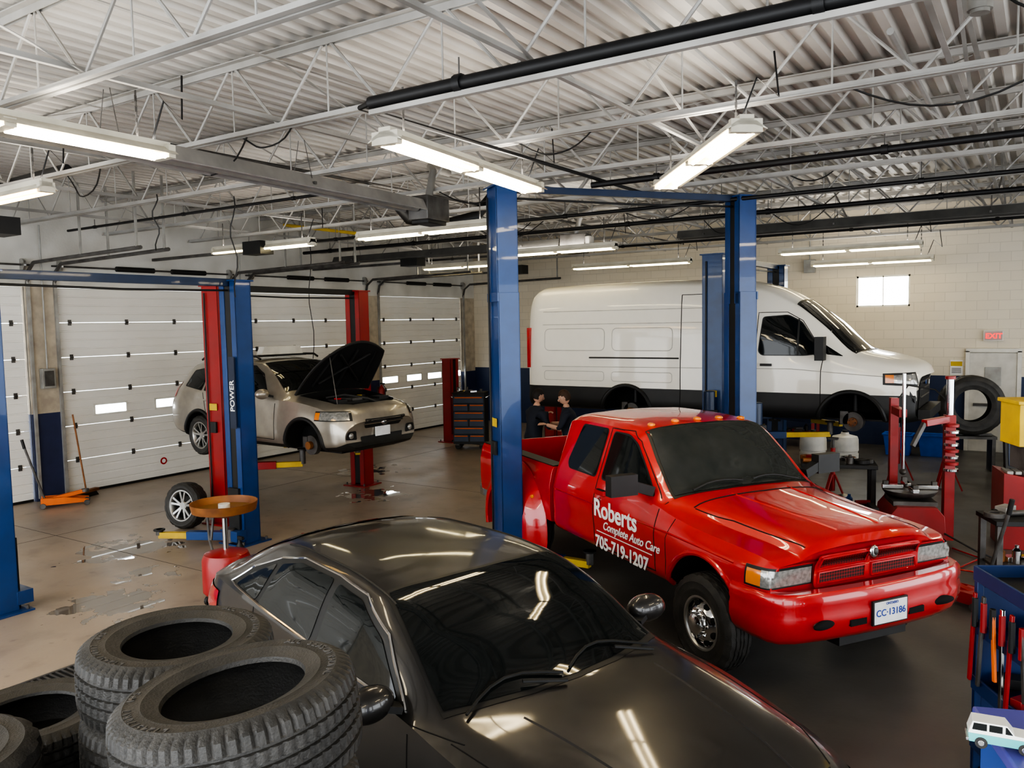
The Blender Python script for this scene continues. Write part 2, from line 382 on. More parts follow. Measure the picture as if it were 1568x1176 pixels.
def heater(name,p0,p1,box_at,dm):
    e=EMPTY(name); mb=MB(); p0=Vector(p0);p1=Vector(p1); d=(p1-p0).normalized(); s=Vector((-d.y,d.x,0))
    mb.cyl(p0,p1,.055,dm,n=14)
    prof=[(-.17,-.04),(-.11,.09),(.11,.09),(.17,-.04),(.165,-.05),(.10,.078),(-.10,.078),(-.165,-.05)]
    vs=[];n=len(prof)
    for q in (p0,p1):
        for a,b in prof: vs.append(q+s*a+Vector((0,0,b)))
    mb.add(vs,[(i,(i+1)%n,n+(i+1)%n,n+i) for i in range(n)]+[tuple(range(n)),tuple(range(n,2*n))],dm)
    L=(p1-p0).length; t=.6
    while t<L:
        q=p0+d*t
        for k in (-.13,.13): mb.cyl(q+s*k+Vector((0,0,.05)),q+s*k*.3+Vector((0,0,.45)),.004,steel,n=5)
        mb.bar(q-s*.18,q+s*.18,.03,.03,steel); t+=2.2
    mb.obj('reflector_tube',e,bevel=.0)
    mb=MB(); q=p0 if box_at==0 else p1; dd=d*(-1 if box_at==0 else 1)
    c=q+dd*.28; a=math.atan2(d.y,d.x)
    mb.box(c,(.5,.30,.30),steel,(0,0,a)); mb.box(c+Vector((0,0,-.17)),(.42,.26,.05),blackp,(0,0,a)); mb.box(c+dd*.28,(.1,.2,.2),duct,(0,0,a))
    mb.tube([c+Vector((0,0,.15)),c+dd*.12+Vector((0,0,.5)),c+dd*.35+s*.2+Vector((0,0,.62)),c+dd*.8+s*.2+Vector((0,0,.6))],.05,duct,10)
    mb.obj('burner_box',e,bevel=.01)
heater('tube_heater',(-6.1,1.0,4.38),(-6.65,8.0,4.38),1,duct)
heater('tube_heater',(6.5,14.2,4.42),(-5.6,14.2,4.42),0,duct_d)
heater('tube_heater',(-13.3,13.2,4.35),(-7.5,13.2,4.35),1,duct_d)
def fixture(p0,p1,tm=tubem,wd=.16,up=12):
    e=EMPTY('fluorescent_light'); p0=Vector(p0);p1=Vector(p1); c=(p0+p1)/2; L=(p1-p0).length; d=(p1-p0).normalized()
    a=math.atan2(d.y,d.x); M=Matrix.Translation(c)@Matrix.Rotation(a,4,'Z')@Matrix.Rotation(-math.asin(d.z),4,'Y')
    mb=MB(); h=L/2
    mb.prism([(-wd,-.01),(-wd*.45,.05),(wd*.45,.05),(wd,-.01),(wd*.95,-.012),(wd*.40,.02),(-wd*.40,.02),(-wd*.95,-.012)],'x',-h,h,fixm)
    mb.box((0,0,.07),(L,.11,.05),fixm)
    for s_ in (-1,1): mb.box((s_*(h-.03),0,.015),(.06,wd*1.5,.10),fixm)
    mb.box((0,0,-.0),(.08,wd*1.4,.06),fixm)
    for k in (-.07,.07): 
        for s_ in (-h+.06,.05): mb.cyl((s_,k,-.022),(s_+h-.11,k,-.022),.018,tm,n=8)
    mb.obj('housing',e,M)
    mb=MB()
    for s_ in (-h*.8,h*.8):
        q=M@Vector((s_,0,.09)); z=q.z
        while z<ZB+.1:
            mb.box((q.x,q.y,z+.02),(.018 if int(z*25)%2 else .006,.006 if int(z*25)%2 else .018,.045),steel); z+=.04
    q=M@Vector((h*.9,0,.09)); mb.tube([q,q+Vector((.1,.05,.3)),q+Vector((.25,.1,.15)),q+Vector((.2,.15,.5))],.008,blackpipe,6)
    mb.obj('chains',e)
    ld=bpy.data.lights.new('added_ceiling_fill','AREA'); ld.shape='RECTANGLE'; ld.size=L*.95; ld.size_y=.10; ld.energy=up; ld.color=(1,.92,.80)  # added upward area lamp, not part of the strip fixture; brightens the ceiling
    lo=bpy.data.objects.new('added_ceiling_fill',ld); SC.objects.link(lo); lo.parent=e; lo.matrix_local=M@Matrix.Translation((0,0,.105))@Matrix.Rotation(pi,4,'X')
fixture((-4.2,4.70,4.30),(-4.42,7.2,4.26))
fixture((-3.32,8.0,4.28),(-1.88,6.1,4.32))
fixture((-5.86,1.55,4.30),(-5.88,4.0,4.28))
fixture((-10.7,4.26,4.28),(-8.2,4.26,4.3),tubey,wd=.1)
for q in (((-4.5,16.75,4.2),(-1.9,16.75,4.2)),((-4.3,18.6,4.05),(-1.9,18.6,4.05)),((-8.7,9.1,4.22),(-6.2,9.1,4.22)),((-8.7,13.0,4.2),(-6.3,13.0,4.2)),((-9.6,17.4,4.2),(-6.6,17.4,4.2)),((-12.4,9.3,4.25),(-9.9,9.3,4.25)),((-12.6,15.4,4.25),(-10.2,15.4,4.25))):
    fixture(q[0],q[1],tubef,wd=.10)
for q in (((1.2,8.5,4.25),(1.2,11.0,4.25)),((2.5,4.0,4.3),(2.5,6.5,4.3)),((-2.8,-2.6,4.3),(-2.8,-.2,4.3)),((1.4,-1.2,4.3),(1.4,1.3,4.3)),((2.4,14.0,4.25),(2.4,16.5,4.25)),((-9.5,-1,4.3),(-7.0,-1,4.3)),((5.5,8,4.3),(5.5,10.5,4.3))):
    fixture(q[0],q[1],tubem)
# ------------------------------------------------------------------ loft
def pchip(ts,ys):
    n=len(ts); h=[ts[i+1]-ts[i] for i in range(n-1)]; d=[(ys[i+1]-ys[i])/h[i] for i in range(n-1)]; mm=[0]*n
    mm[0]=d[0]; mm[-1]=d[-1]
    for i in range(1,n-1):
        if d[i-1]*d[i]<=0: mm[i]=0
        else:
            w1=2*h[i]+h[i-1]; w2=h[i]+2*h[i-1]; mm[i]=(w1+w2)/(w1/d[i-1]+w2/d[i])
    def f(t):
        t=min(max(t,ts[0]),ts[-1]); i=0
        while i<n-2 and t>ts[i+1]: i+=1
        s=(t-ts[i])/h[i]
        return (2*s**3-3*s*s+1)*ys[i]+(s**3-2*s*s+s)*h[i]*mm[i]+(-2*s**3+3*s*s)*ys[i+1]+(s**3-s*s)*h[i]*mm[i+1]
    return f
class Loft:
    def __init__(s,st,sharp=(1,),k=4,dx=.07):
        ts=[-a[0] for a in st]; n=len(st[0][2]); s.n=n; s.sharp=sharp;s.k=k
        s.Y=[pchip(ts,[a[2][i][0] for a in st]) for i in range(n)]
        s.Z=[pchip(ts,[a[2][i][1] for a in st]) for i in range(n)]
        s.B=pchip(ts,[a[1] for a in st]); s.T=[]
        for a,b in zip(ts[:-1],ts[1:]):
            c=max(1,int(math.ceil((b-a)/dx)))
            s.T+=[a+(b-a)*i/c for i in range(c)]
        s.T.append(ts[-1])
    def row(s,t):
        Q=[Vector((s.Y[i](t),s.Z[i](t))) for i in range(s.n)]; out=[]
        D=[Q[i+1]-Q[i] for i in range(s.n-1)]
        def tan(i,seg):
            if i in s.sharp or i==0 or i==s.n-1:
                d=D[seg].copy(); 
                if i==s.n-1: d=Vector((-1,0))
                return d.normalized() if d.length>1e-6 else Vector((0,1))
            a=D[i-1].normalized() if D[i-1].length>1e-6 else Vector((0,0)); b=D[i].normalized() if D[i].length>1e-6 else Vector((0,0)); q=a+b
            return q.normalized() if q.length>1e-6 else b
        for j in range(s.n-1):
            L=D[j].length; t0=tan(j,j)*L; t1=tan(j+1,j)*L
            for q in range(s.k):
                u=q/s.k; p=(2*u**3-3*u*u+1)*Q[j]+(u**3-2*u*u+u)*t0+(-2*u**3+3*u*u)*Q[j+1]+(u**3-u*u)*t1
                out.append((p,j+u))
        out.append((Q[-1],s.n-1))
        b=s.B(t)
        return [(Vector((-t-b*p.x*p.x,p.x,p.y)),v) for p,v in out]
    def mesh(s,matfn,mats,name):
        rows=[s.row(t) for t in s.T]; K=len(rows[0])-1; vs=[];fs=[];fmi=[];ring=2*K
        for r in rows:
            for i in range(K+1):
                v=r[i][0].copy()
                if i in (0,K): v.y=0
                vs.append(v)
            for i in range(K-1,0,-1):
                v=r[i][0].copy(); v.y=-v.y; vs.append(v)
        for a in range(len(rows)-1):
            for i in range(ring):
                j=(i+1)%ring; fs.append((a*ring+i,a*ring+j,(a+1)*ring+j,(a+1)*ring+i))
                q=i if i<K else ring-1-i
                vm=(rows[a][q][1]+rows[a][min(q+1,K)][1])/2
                c=(vs[a*ring+i]+vs[(a+1)*ring+j])/2
                fmi.append(matfn(c.x,vm,abs(c.y),c.z))
        for a,o in ((0,0),(len(rows)-1,(len(rows)-1)*ring)):
            for i in range(K):
                L0,L1=o+i,o+i+1; R0=o+(ring-i)%ring; R1=o+ring-i-1 if i+1<K else o+K
                f=[L0,L1]+([R1] if i+1<K else [])+([R0] if i>0 else [])
                if len(set(f))>=3: fs.append(tuple(f)); c=vs[L0]; fmi.append(matfn(c.x,rows[a][i][1],abs(c.y),c.z))
        me=bpy.data.meshes.new(name); me.from_pydata([tuple(v) for v in vs],[],fs)
        for m in mats: me.materials.append(m)
        me.polygons.foreach_set('material_index',fmi)
        bm=bmesh.new(); bm.from_mesh(me); bmesh.ops.remove_doubles(bm,verts=bm.verts,dist=1e-5); bmesh.ops.recalc_face_normals(bm,faces=bm.faces)
        s.bvh=BVHTree.FromBMesh(bm); bm.to_mesh(me); bm.free()
        return me
def cut(me,cutters,mats,parent,name,sharp=32):
    o=bpy.data.objects.new(name,me); SC.objects.link(o); tmp=[]
    for c in cutters:
        cm=bpy.data.meshes.new('c'); cm.from_pydata(c.v,[],c.f)
        for m in mats: cm.materials.append(m)
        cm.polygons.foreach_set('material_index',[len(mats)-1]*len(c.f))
        bm=bmesh.new(); bm.from_mesh(cm); bmesh.ops.recalc_face_normals(bm,faces=bm.faces); bm.to_mesh(cm); bm.free()
        co_=bpy.data.objects.new('c',cm); SC.objects.link(co_); tmp.append(co_)
        b=o.modifiers.new('b','BOOLEAN'); b.operation='DIFFERENCE'; b.object=co_; b.solver='EXACT'
    bpy.context.view_layer.update()
    nm=bpy.data.meshes.new_from_object(o.evaluated_get(bpy.context.evaluated_depsgraph_get()))
    bpy.data.objects.remove(o)
    for t in tmp: bpy.data.objects.remove(t)
    nm.polygons.foreach_set('use_smooth',[True]*len(nm.polygons)); nm.set_sharp_from_angle(angle=math.radians(sharp))
    q=bpy.data.objects.new(name,nm); SC.objects.link(q); q.parent=parent; return q
def rnd(poly,r,n=4):
    P=[Vector(p) for p in poly]; out=[];k=len(P)
    for i in range(k):
        a,b,c=P[i-1],P[i],P[(i+1)%k]; rr=min(r,(a-b).length*.45,(c-b).length*.45)
        p=b+(a-b).normalized()*rr; q=b+(c-b).normalized()*rr
        for j in range(n+1):
            t=j/n; out.append(p*(1-t)**2+b*2*t*(1-t)+q*t*t)
    return out
def cast(bvh,ax,sgn,a,b,off):
    if ax=='y': o=Vector((a,sgn*6,b)); d=Vector((0,-sgn,0))
    elif ax=='z': o=Vector((a,b,8)); d=Vector((0,0,-1))
    else: o=Vector((sgn*12,a,b)); d=Vector((-sgn,0,0))
    h,nn,_,_=bvh.ray_cast(o,d)
    if h is None: return None
    if nn.dot(d)>0: nn=-nn
    return h+nn*off
def patch(mb,bvh,poly,ax,sgn,mat,off=.004,step=.06,rings=6,rr=0):
    P=rnd(poly,rr) if rr else [Vector(p) for p in poly]
    D=[]
    for i in range(len(P)):
        a,b=P[i],P[(i+1)%len(P)]; c=max(1,int(math.ceil((b-a).length/step)))
        for j in range(c): D.append(a+(b-a)*j/c)
    c=sum(D,Vector((0,0)))/len(D); vs=[];n=len(D); last=None
    for r in range(rings):
        f=1-r/rings
        for q in D:
            p=c+(q-c)*f; h=cast(bvh,ax,sgn,p.x,p.y,off)
            if h is None:
                g=f
                while h is None and g>.05: g-=.04; p=c+(q-c)*g; h=cast(bvh,ax,sgn,p.x,p.y,off)
                if h is None: h=last or Vector((0,0,0))
            last=h; vs.append(h)
    h=cast(bvh,ax,sgn,c.x,c.y,off) or last; vs.append(h); fs=[]
    for r in range(rings-1):
        for i in range(n): fs.append((r*n+i,r*n+(i+1)%n,(r+1)*n+(i+1)%n,(r+1)*n+i))
    o=(rings-1)*n
    for i in range(n): fs.append((o+i,o+(i+1)%n,len(vs)-1))
    mb.add(vs,fs,mat)
def wrap(mb,bvh,c,a0,a1,z0,z1,mat,off=.01,s=1,n=18,m=4,taper=0):
    vs=[]
    for i in range(n+1):
        t=i/n; a=math.radians(a0+(a1-a0)*t); d=Vector((math.cos(a),s*math.sin(a),0))
        for j in range(m+1):
            u=j/m; zz0=z0+taper*t; z=zz0+(z1-taper*t-zz0)*u
            h,nn,_,_=bvh.ray_cast(Vector((c[0],s*c[1],z))+d*3,-d)
            if h is None: h=Vector((c[0],s*c[1],z))
            vs.append(h+d*off)
    q=m+1; mb.add(vs,[(i*q+j,(i+1)*q+j,(i+1)*q+j+1,i*q+j+1) for i in range(n) for j in range(m)],mat)
def outline(poly,d):
    c=sum((Vector(p) for p in poly),Vector((0,0)))/len(poly); out=[]
    for p in poly:
        v=Vector(p)-c; out.append(c+v*(1+d/max(v.length,.01)))
    return out
def seam(mb,bvh,pts,ax,sgn,mat=seamm,r=.005,off=.0,step=.05,n=5):
    out=[]
    for a,b in zip(pts[:-1],pts[1:]):
        a=Vector(a);b=Vector(b); c=max(1,int((b-a).length/step))
        for j in range(c+1):
            p=a+(b-a)*j/c; h=cast(bvh,ax,sgn,p.x,p.y,off)
            if h is not None and (not out or (h-out[-1]).length>1e-4) and (not out or (h-out[-1]).length<.4): out.append(h)
    if len(out)>1: mb.tube(out,r,mat,n)
def gp(w,z0,zsh,wb,zr,wr,zt):
    return [(0,z0),(w*.82,z0),(w*.97,z0+.07),(w,z0+.38*(zsh-z0)),(w*.985,z0+.78*(zsh-z0)),(wb,zsh),(wr,zr),(wr-.10,zr+(zt-zr)*.55),(wr*.5,zt-(zt-zr)*.12),(0,zt)]
# ------------------------------------------------------------------ tyre & wheel
def tyre(mb,M,R,w,rr,seg=72,tread=True,mat=None,inner=True):
    mat=mat or tyrem; S=R-rr
    half=[(rr,-.40*w,0),(rr+.004,-.46*w,0),(rr+.02,-.475*w,0),(rr+.30*S,-.515*w,0),(rr+.34*S,-.525*w,0),(rr+.38*S,-.518*w,0),(rr+.62*S,-.525*w,0),(rr+.66*S,-.535*w,0),(rr+.70*S,-.52*w,0),(R-.022,-.475*w,2),(R-.008,-.43*w,2),(R-.002,-.30*w,1),(R-.002,-.285*w,0),(R-.011,-.275*w,0),(R-.011,-.24*w,0),(R,-.23*w,1),(R,-.10*w,1),(R-.011,-.09*w,0),(R-.011,-.055*w,0),(R,-.045*w,1)]
    prof=half+[(a,-b,c) for a,b,c in reversed(half)]
    if inner: prof+=[(rr+.02,.40*w,0),(rr+.4*S,.47*w,0),(R-.045,.42*w,0),(R-.03,.2*w,0),(R-.03,-.2*w,0),(R-.045,-.42*w,0),(rr+.4*S,-.47*w,0),(rr+.02,-.40*w,0)]
    kinds=[c for _,_,c in prof]; pr=[(a,b) for a,b,_ in prof]; h=len(half)
    def fn(i,j,r,hh):
        if not tread: return r,hh
        k=kinds[j]
        if k==0: return r,hh
        ph=i+(j if j<h else 2*h-j)
        if k==2 and i%4==0: return r-.010,hh*.985
        if k==1 and ph%4==0: return r-.008,hh
        return r,hh
    mb.rev(pr,mat,M,n=seg,closed=True,fn=fn)
def wheel(mb,c,R,w,rr,style,side,M=None,seg=64):
    T=Matrix.Translation(c)@(Matrix.Rotation(-pi/2 if side>0 else pi/2,4,'X'))
    if M: T=M@T
    tyre(mb,T,R,w,rr,seg)
    mb.rev([(rr+.005,w*.44),(rr+.012,w*.47),(rr-.005,w*.47),(rr-.02,w*.40),(rr-.03,w*.1),(rr-.03,-w*.42),(rr+.005,-w*.45)],alum,T,n=40)
    mb.rev([(0,-w*.05),(rr-.03,-w*.05)],dark,T,n=30)
    mb.cyl((0,0,-w*.05),(0,0,w*.02),rr*.62,steel,n=28,M=T)
    if style=='alloy':
        mb.rev([(0,w*.36),(.05,w*.36),(.065,w*.30),(.07,w*.1)],alum,T,n=20)
        for i in range(5):
            for s_ in (-.22,.22):
                a=2*pi*i/5+.3; p0=Vector((math.cos(a+s_*.6)*.05,math.sin(a+s_*.6)*.05,w*.30)); p1=Vector((math.cos(a+s_)*(rr-.012),math.sin(a+s_)*(rr-.012),w*.38))
                mb.bar(p0,p1,.030,.028,alum,T)
    else:
        mb.rev([(rr-.02,w*.40),(rr-.03,w*.30),(rr*.80,w*.30),(rr*.62,w*.50),(rr*.58,w*.52),(.09,w*.52),(.085,w*.72),(.06,w*.78),(0,w*.79)],chrome,T,n=40)
        for i in range(8):
            a=2*pi*i/8; mb.cyl((math.cos(a)*.110,math.sin(a)*.110,w*.51),(math.cos(a)*.110,math.sin(a)*.110,w*.62),.013,chrome,n=8,M=T)
            a+=pi/8; mb.ell((math.cos(a)*rr*.74,math.sin(a)*rr*.74,w*.38),(.030,.030,.022),dark,T,10,6)
def arch_cut(x,y0,y1,z,r,n=36):
    c=MB(); c.cyl((x,y0,z),(x,y1,z),r,dark,n=n); return c
def lip(mb,bvh,x,z,r,sgn,a0,a1,mat,tr=.018,off=.0,sx=1):
    pts=[]
    for i in range(25):
        a=a0+(a1-a0)*i/24; h=cast(bvh,'y',sgn,x+sx*r*math.cos(a),z+r*math.sin(a),off)
        if h is not None: pts.append(h)
    if len(pts)>2: mb.tube(pts,tr,mat,8)
def mirror_shell(mb,c,r,mat,gl,rot=0,sgn=1):
    mb.ell(c,r,mat,nu=20,nv=12,rot=(0,0,rot))
    M=Matrix.Translation(c)@Matrix.Rotation(rot,4,'Z')
    mb.ell((-r[0]*.55,0,0),(r[0]*.55,r[1]*.86,r[2]*.82),gl,M,20,12)
# ------------------------------------------------------------------ SEDAN
def build_sedan():
    e=EMPTY('sedan_car',(-2.485-.62*.953,3.85+.62*.30,0),math.radians(-17.5))
    w=.93
    st=[(2.45,.25,gp(.72,.34,.55,.66,.60,.55,.63)),(2.39,.28,gp(.80,.26,.66,.76,.70,.64,.74)),(2.2,.28,gp(.87,.22,.74,.82,.785,.70,.82)),(1.85,.25,gp(.92,.2,.81,.87,.86,.74,.905)),
        (1.45,.22,gp(w,.2,.875,.90,.92,.77,.965)),(1.13,.22,gp(w,.2,.91,.90,.955,.80,.995)),(1.06,.22,gp(w,.2,.92,.90,.97,.80,1.01)),
        (.62,.16,gp(w,.2,.95,.90,1.19,.745,1.25)),(.18,.11,gp(w,.2,.97,.90,1.35,.68,1.40)),(-.30,.05,gp(w,.2,.98,.90,1.385,.655,1.44)),(-.90,0,gp(w,.2,1.0,.90,1.375,.64,1.435)),
        (-1.35,-.04,gp(w,.2,1.01,.89,1.325,.615,1.395)),(-1.75,-.08,gp(w,.22,1.02,.88,1.20,.64,1.27)),(-2.05,-.1,gp(.91,.24,1.02,.86,1.07,.68,1.11)),(-2.25,-.12,gp(.88,.28,.99,.80,1.03,.68,1.07)),(-2.36,-.12,gp(.82,.36,.86,.74,.90,.6,.93))]
    lf=Loft(st,(1,5),k=8,dx=.03); mats=[sedan_paint,blackp,dark]
    me=lf.mesh(lambda x,v,y,z:1 if v<1 else 0,mats,'body')
    cs=[arch_cut(x,s*.62,s*1.2,.335,.385) for x in (1.45,-1.35) for s in (-1,1)]
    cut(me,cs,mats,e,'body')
    mb=MB(); B=lf.bvh
    for s in (-1,1):
        wins=[[(.66,.98),(-.26,1.0),(-.26,1.34),(.04,1.32),(.36,1.20)],[(-.34,1.003),(-1.14,1.03),(-1.08,1.28),(-.82,1.34),(-.34,1.347)],[(-1.20,1.035),(-1.60,1.05),(-1.48,1.14),(-1.17,1.265)]]
        allp=[(.74,.965),(-1.70,1.045),(-1.52,1.17),(-1.14,1.305),(-.82,1.367),(-.30,1.372),(.06,1.347),(.40,1.225)]
        patch(mb,B,allp,'y',s,blackp,.002,.05,8)
        for q in wins: patch(mb,B,q,'y',s,glass,.006,.05,6,.03)
        seam(mb,B,allp+[allp[0]],'y',s,chrome,.009,.004,.03,6)
        for ln in ([(.80,.88),(.82,.55),(.78,.27)],[(-.30,.98),(-.30,.27)],[(-1.18,1.0),(-1.20,.7),(-1.0,.45),(-.96,.28)],[(.78,.27),(-.96,.28)],[(.80,.93),(1.15,.93)]): seam(mb,B,ln,'y',s,seamm,.004)
        for hx in (-.18,-1.08):
            h=cast(B,'y',s,hx,.86,.025); mb.ell(h,(.10,.014,.016),chrome); mb.ell(h+Vector((0,-s*.02,0)),(.05,.01,.03),dark)
        mirror_shell(mb,(.66,s*1.03,1.02),(.09,.14,.09),sedan_paint,chrome,s*-.15); mb.bar((.70,s*.88,.97),(.68,s*.97,1.0),.08,.035,blackp)
        for x in (1.45,-1.35): lip(mb,B,x,.335,.39,s,-.25,pi+.25,sedan_paint,.014)
        wrap(mb,B,(1.7,.35),20,62,.56,.68,headm,.008,s)
        wrap(mb,B,(-1.7,.45),180-15,180-70,.78,.94,redlens,.008,s)
    ws=[(1.06,0),(1.04,.3),(.97,.62),(.91,.76),(.58,.705),(.17,.615),(.205,.3),(.215,0)]; ws=ws+[(x,-y) for x,y in reversed(ws[1:-1])]
    patch(mb,B,[(x+(.035 if x>.7 else -.03),y*1.03) for x,y in ws],'z',1,blackp,.0025,.05,10)
    patch(mb,B,ws,'z',1,glass,.006,.05,10)
    patch(mb,B,[(-1.36,.54),(-1.33,0),(-1.36,-.54),(-1.95,-.62),(-2.0,0),(-1.95,.62)],'z',1,glass,.006,.05,8,.05)
    for s in (-1,1):
        seam(mb,B,[(1.09,s*.84),(1.95,s*.74),(2.2,s*.58)],'z',1,seamm,.004); seam(mb,B,[(.28,s*.635),(-1.25,s*.58)],'z',1,blackp,.008)
        seam(mb,B,[(1.2,s*.48),(1.95,s*.38),(2.22,s*.32)],'z',1,sedan_paint,.010,-.004)
        y0=.60 if s>0 else -.08
        pts=[cast(B,'z',1,1.04-.11*math.sin(j*.5),y0-.62*j/6,.022) for j in range(7)]
        pts=[p_ for p_ in pts if p_]; mb.tube(pts,.008,blackp,6); mb.tube([cast(B,'z',1,1.10,y0-.02,.02),cast(B,'z',1,1.00,y0-.25,.035)],.010,blackp,6)
    seam(mb,B,[(2.22,-.55),(2.30,0),(2.22,.55)],'z',1,seamm,.005)
    patch(mb,B,[(-.55,.34),(.55,.34),(.5,.54),(-.5,.54)],'x',1,blackp,.006)
    mb.obj('trim_and_glass',e)
    mb=MB()
    for x in (1.45,-1.35):
        for s in (-1,1): wheel(mb,(x,s*.80,.335),.335,.22,.215,'alloy',s)
    mb.obj('wheels',e)
build_sedan()
# ------------------------------------------------------------------ PICKUP
TO=(-1.76,7.12); TA=math.radians(-33.2)
def build_truck():
    e=EMPTY('pickup_truck',TO+(0,),TA)
    lo=[(0,.56),(.85,.56),(.98,.62),(1.0,.80)]
    st=[(.84,.10,[(0,.72),(.80,.72),(.88,.76),(.93,.86),(.92,.98),(.86,1.06),(.68,1.09),(.60,1.13),(.35,1.17),(0,1.18)]),
        (.80,.10,[(0,.68),(.82,.68),(.92,.73),(.96,.86),(.95,1.0),(.89,1.09),(.68,1.12),(.60,1.17),(.35,1.215),(0,1.23)]),
        (.60,.10,[(0,.62),(.84,.62),(.96,.70),(.99,.86),(.98,1.02),(.91,1.12),(.68,1.14),(.60,1.205),(.35,1.25),(0,1.265)]),
        (.0,.10,lo+[(.995,1.02),(.93,1.15),(.72,1.175),(.63,1.245),(.4,1.295),(0,1.31)]),
        (-.48,.09,lo+[(1.0,1.05),(.95,1.21),(.80,1.25),(.68,1.295),(.4,1.335),(0,1.35)]),
        (-.60,.09,lo+[(1.0,1.06),(.95,1.235),(.85,1.275),(.72,1.31),(.4,1.35),(0,1.365)]),
        (-.97,.08,lo+[(1.0,1.07),(.95,1.26),(.80,1.56),(.70,1.60),(.4,1.645),(0,1.66)]),
        (-1.30,.07,lo+[(1.0,1.08),(.95,1.27),(.76,1.78),(.66,1.83),(.38,1.865),(0,1.875)]),
        (-1.8,.03,lo+[(1.0,1.08),(.95,1.27),(.75,1.825),(.64,1.875),(.38,1.905),(0,1.915)]),
        (-2.45,.0,lo+[(1.0,1.08),(.95,1.27),(.75,1.82),(.64,1.87),(.38,1.895),(0,1.905)]),
        (-2.68,.0,lo+[(1.0,1.08),(.95,1.27),(.76,1.79),(.66,1.84),(.38,1.87),(0,1.88)]),
        (-2.74,.0,[(0,.58),(.83,.58),(.95,.64),(.97,.80),(.97,1.08),(.92,1.27),(.75,1.74),(.64,1.80),(.38,1.83),(0,1.84)])]
    lf=Loft(st,(1,5,6),k=6,dx=.04); mats=[red_paint,blackp,dark]
    me=lf.mesh(lambda x,v,y,z:1 if v<1 else 0,mats,'body')
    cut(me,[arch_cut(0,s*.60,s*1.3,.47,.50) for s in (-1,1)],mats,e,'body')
    B=lf.bvh; mb=MB()
    for s in (-1,1):
        fw=[(-.82,1.30),(-1.72,1.315),(-1.72,1.775),(-1.44,1.765),(-1.28,1.70)]
        rw=[(-1.86,1.315),(-2.42,1.325),(-2.48,1.39),(-2.38,1.775),(-1.86,1.785)]
        for q in (fw,rw): patch(mb,B,outline(q,.022),'y',s,blackp,.003,.05,6,.05); patch(mb,B,q,'y',s,glass,.008,.05,6,.05)
        seam(mb,B,[(-.66,1.27),(-.68,1.0),(-.66,.66),(-1.76,.64),(-1.79,1.0),(-1.79,1.81),(-1.42,1.815),(-1.24,1.74),(-.74,1.29)],'y',s,seamm,.006)
        seam(mb,B,[(-.42,1.18),(-.50,1.0),(-.50,.64)],'y',s,seamm,.004)
        seam(mb,B,[(.40,1.02),(-.5,1.05),(-2.72,1.05)],'y',s,red_paint,.014,-.007)
        h=cast(B,'y',s,-1.66,1.18,.02); mb.box(h,(.17,.03,.045),red_paint); mb.box(h+Vector((0,-s*.012,-.0)),(.13,.03,.06),dark)
        mb.cyl(h+Vector((.0,-s*.01,-.07)),h+Vector((0,s*.004,-.07)),.018,chrome)
        lip(mb,B,0,.47,.51,s,-.05,pi+.05,red_paint,.025,-.004)
        mb.box((-.88,s*1.21,1.42),(.10,.28,.19),blackp); mb.box((-.94,s*1.21,1.42),(.02,.24,.16),glass)
        mb.bar((-.86,s*.90,1.34),(-.88,s*1.08,1.40),.09,.09,blackp)
        wrap(mb,B,(.45,.52),4,80,.895,1.05,blackp,.006,s)
        wrap(mb,B,(.45,.52),7,62,.91,1.035,headm,.016,s)
        wrap(mb,B,(.45,.52),62,77,.915,1.03,amber,.016,s,6)
    ws=[(-.585,0),(-.60,.3),(-.655,.62),(-.685,.77),(-.97,.725),(-1.28,.655),(-1.265,.3),(-1.255,0)]
    ws=ws+[(x,-y) for x,y in reversed(ws[1:-1])]
    patch(mb,B,[(x+(.03 if x>-.8 else -.035),y*1.035) for x,y in ws],'z',1,blackp,.003,.05,10)
    patch(mb,B,ws,'z',1,glass_l,.008,.05,10)
    for s in (-1,1):
        seam(mb,B,[(-.42,s*.74),(.0,s*.66),(.55,s*.625),(.75,s*.60)],'z',1,seamm,.006)
        y0=.62 if s>0 else -.05
        pts=[cast(B,'z',1,-.64-.05*math.sin(j*.5),y0-.55*j/6,.03) for j in range(7)]; mb.tube([p_ for p_ in pts if p_],.009,blackp,6)
        seam(mb,B,[(-.45,s*.32),(.3,s*.26),(.68,s*.22)],'z',1,red_paint,.018,-.01)
    seam(mb,B,[(-.44,-.74),(-.40,-.3),(-.385,0),(-.40,.3),(-.44,.74)],'z',1,seamm,.008)
    for y in (-.55,-.27,0,.27,.55):
        h=cast(B,'z',1,-1.40,y,.008); mb.ell(h,(.05,.035,.022),amber)
    patch(mb,B,[(-.55,.86),(.55,.86),(.54,1.135),(-.54,1.135)],'x',1,red_paint,.03,.05,6,.04)
    gm=bpy.data.materials.new('grille_diamond_mesh'); gm.use_nodes=True; N=gm.node_tree.nodes;L=gm.node_tree.links; b=N['Principled BSDF']
    tc=N.new('ShaderNodeTexCoord'); mp=N.new('ShaderNodeMapping'); mp.inputs['Rotation'].default_value=(math.radians(45),0,0); L.new(tc.outputs['Object'],mp.inputs[0])
    ck=N.new('ShaderNodeTexChecker'); ck.inputs['Scale'].default_value=55; ck.inputs['Color1'].default_value=(.20,.008,.008,1); ck.inputs['Color2'].default_value=(.010,.002,.002,1); L.new(mp.outputs[0],ck.inputs['Vector']); L.new(ck.outputs[0],b.inputs['Base Color']); b.inputs['Roughness'].default_value=.4
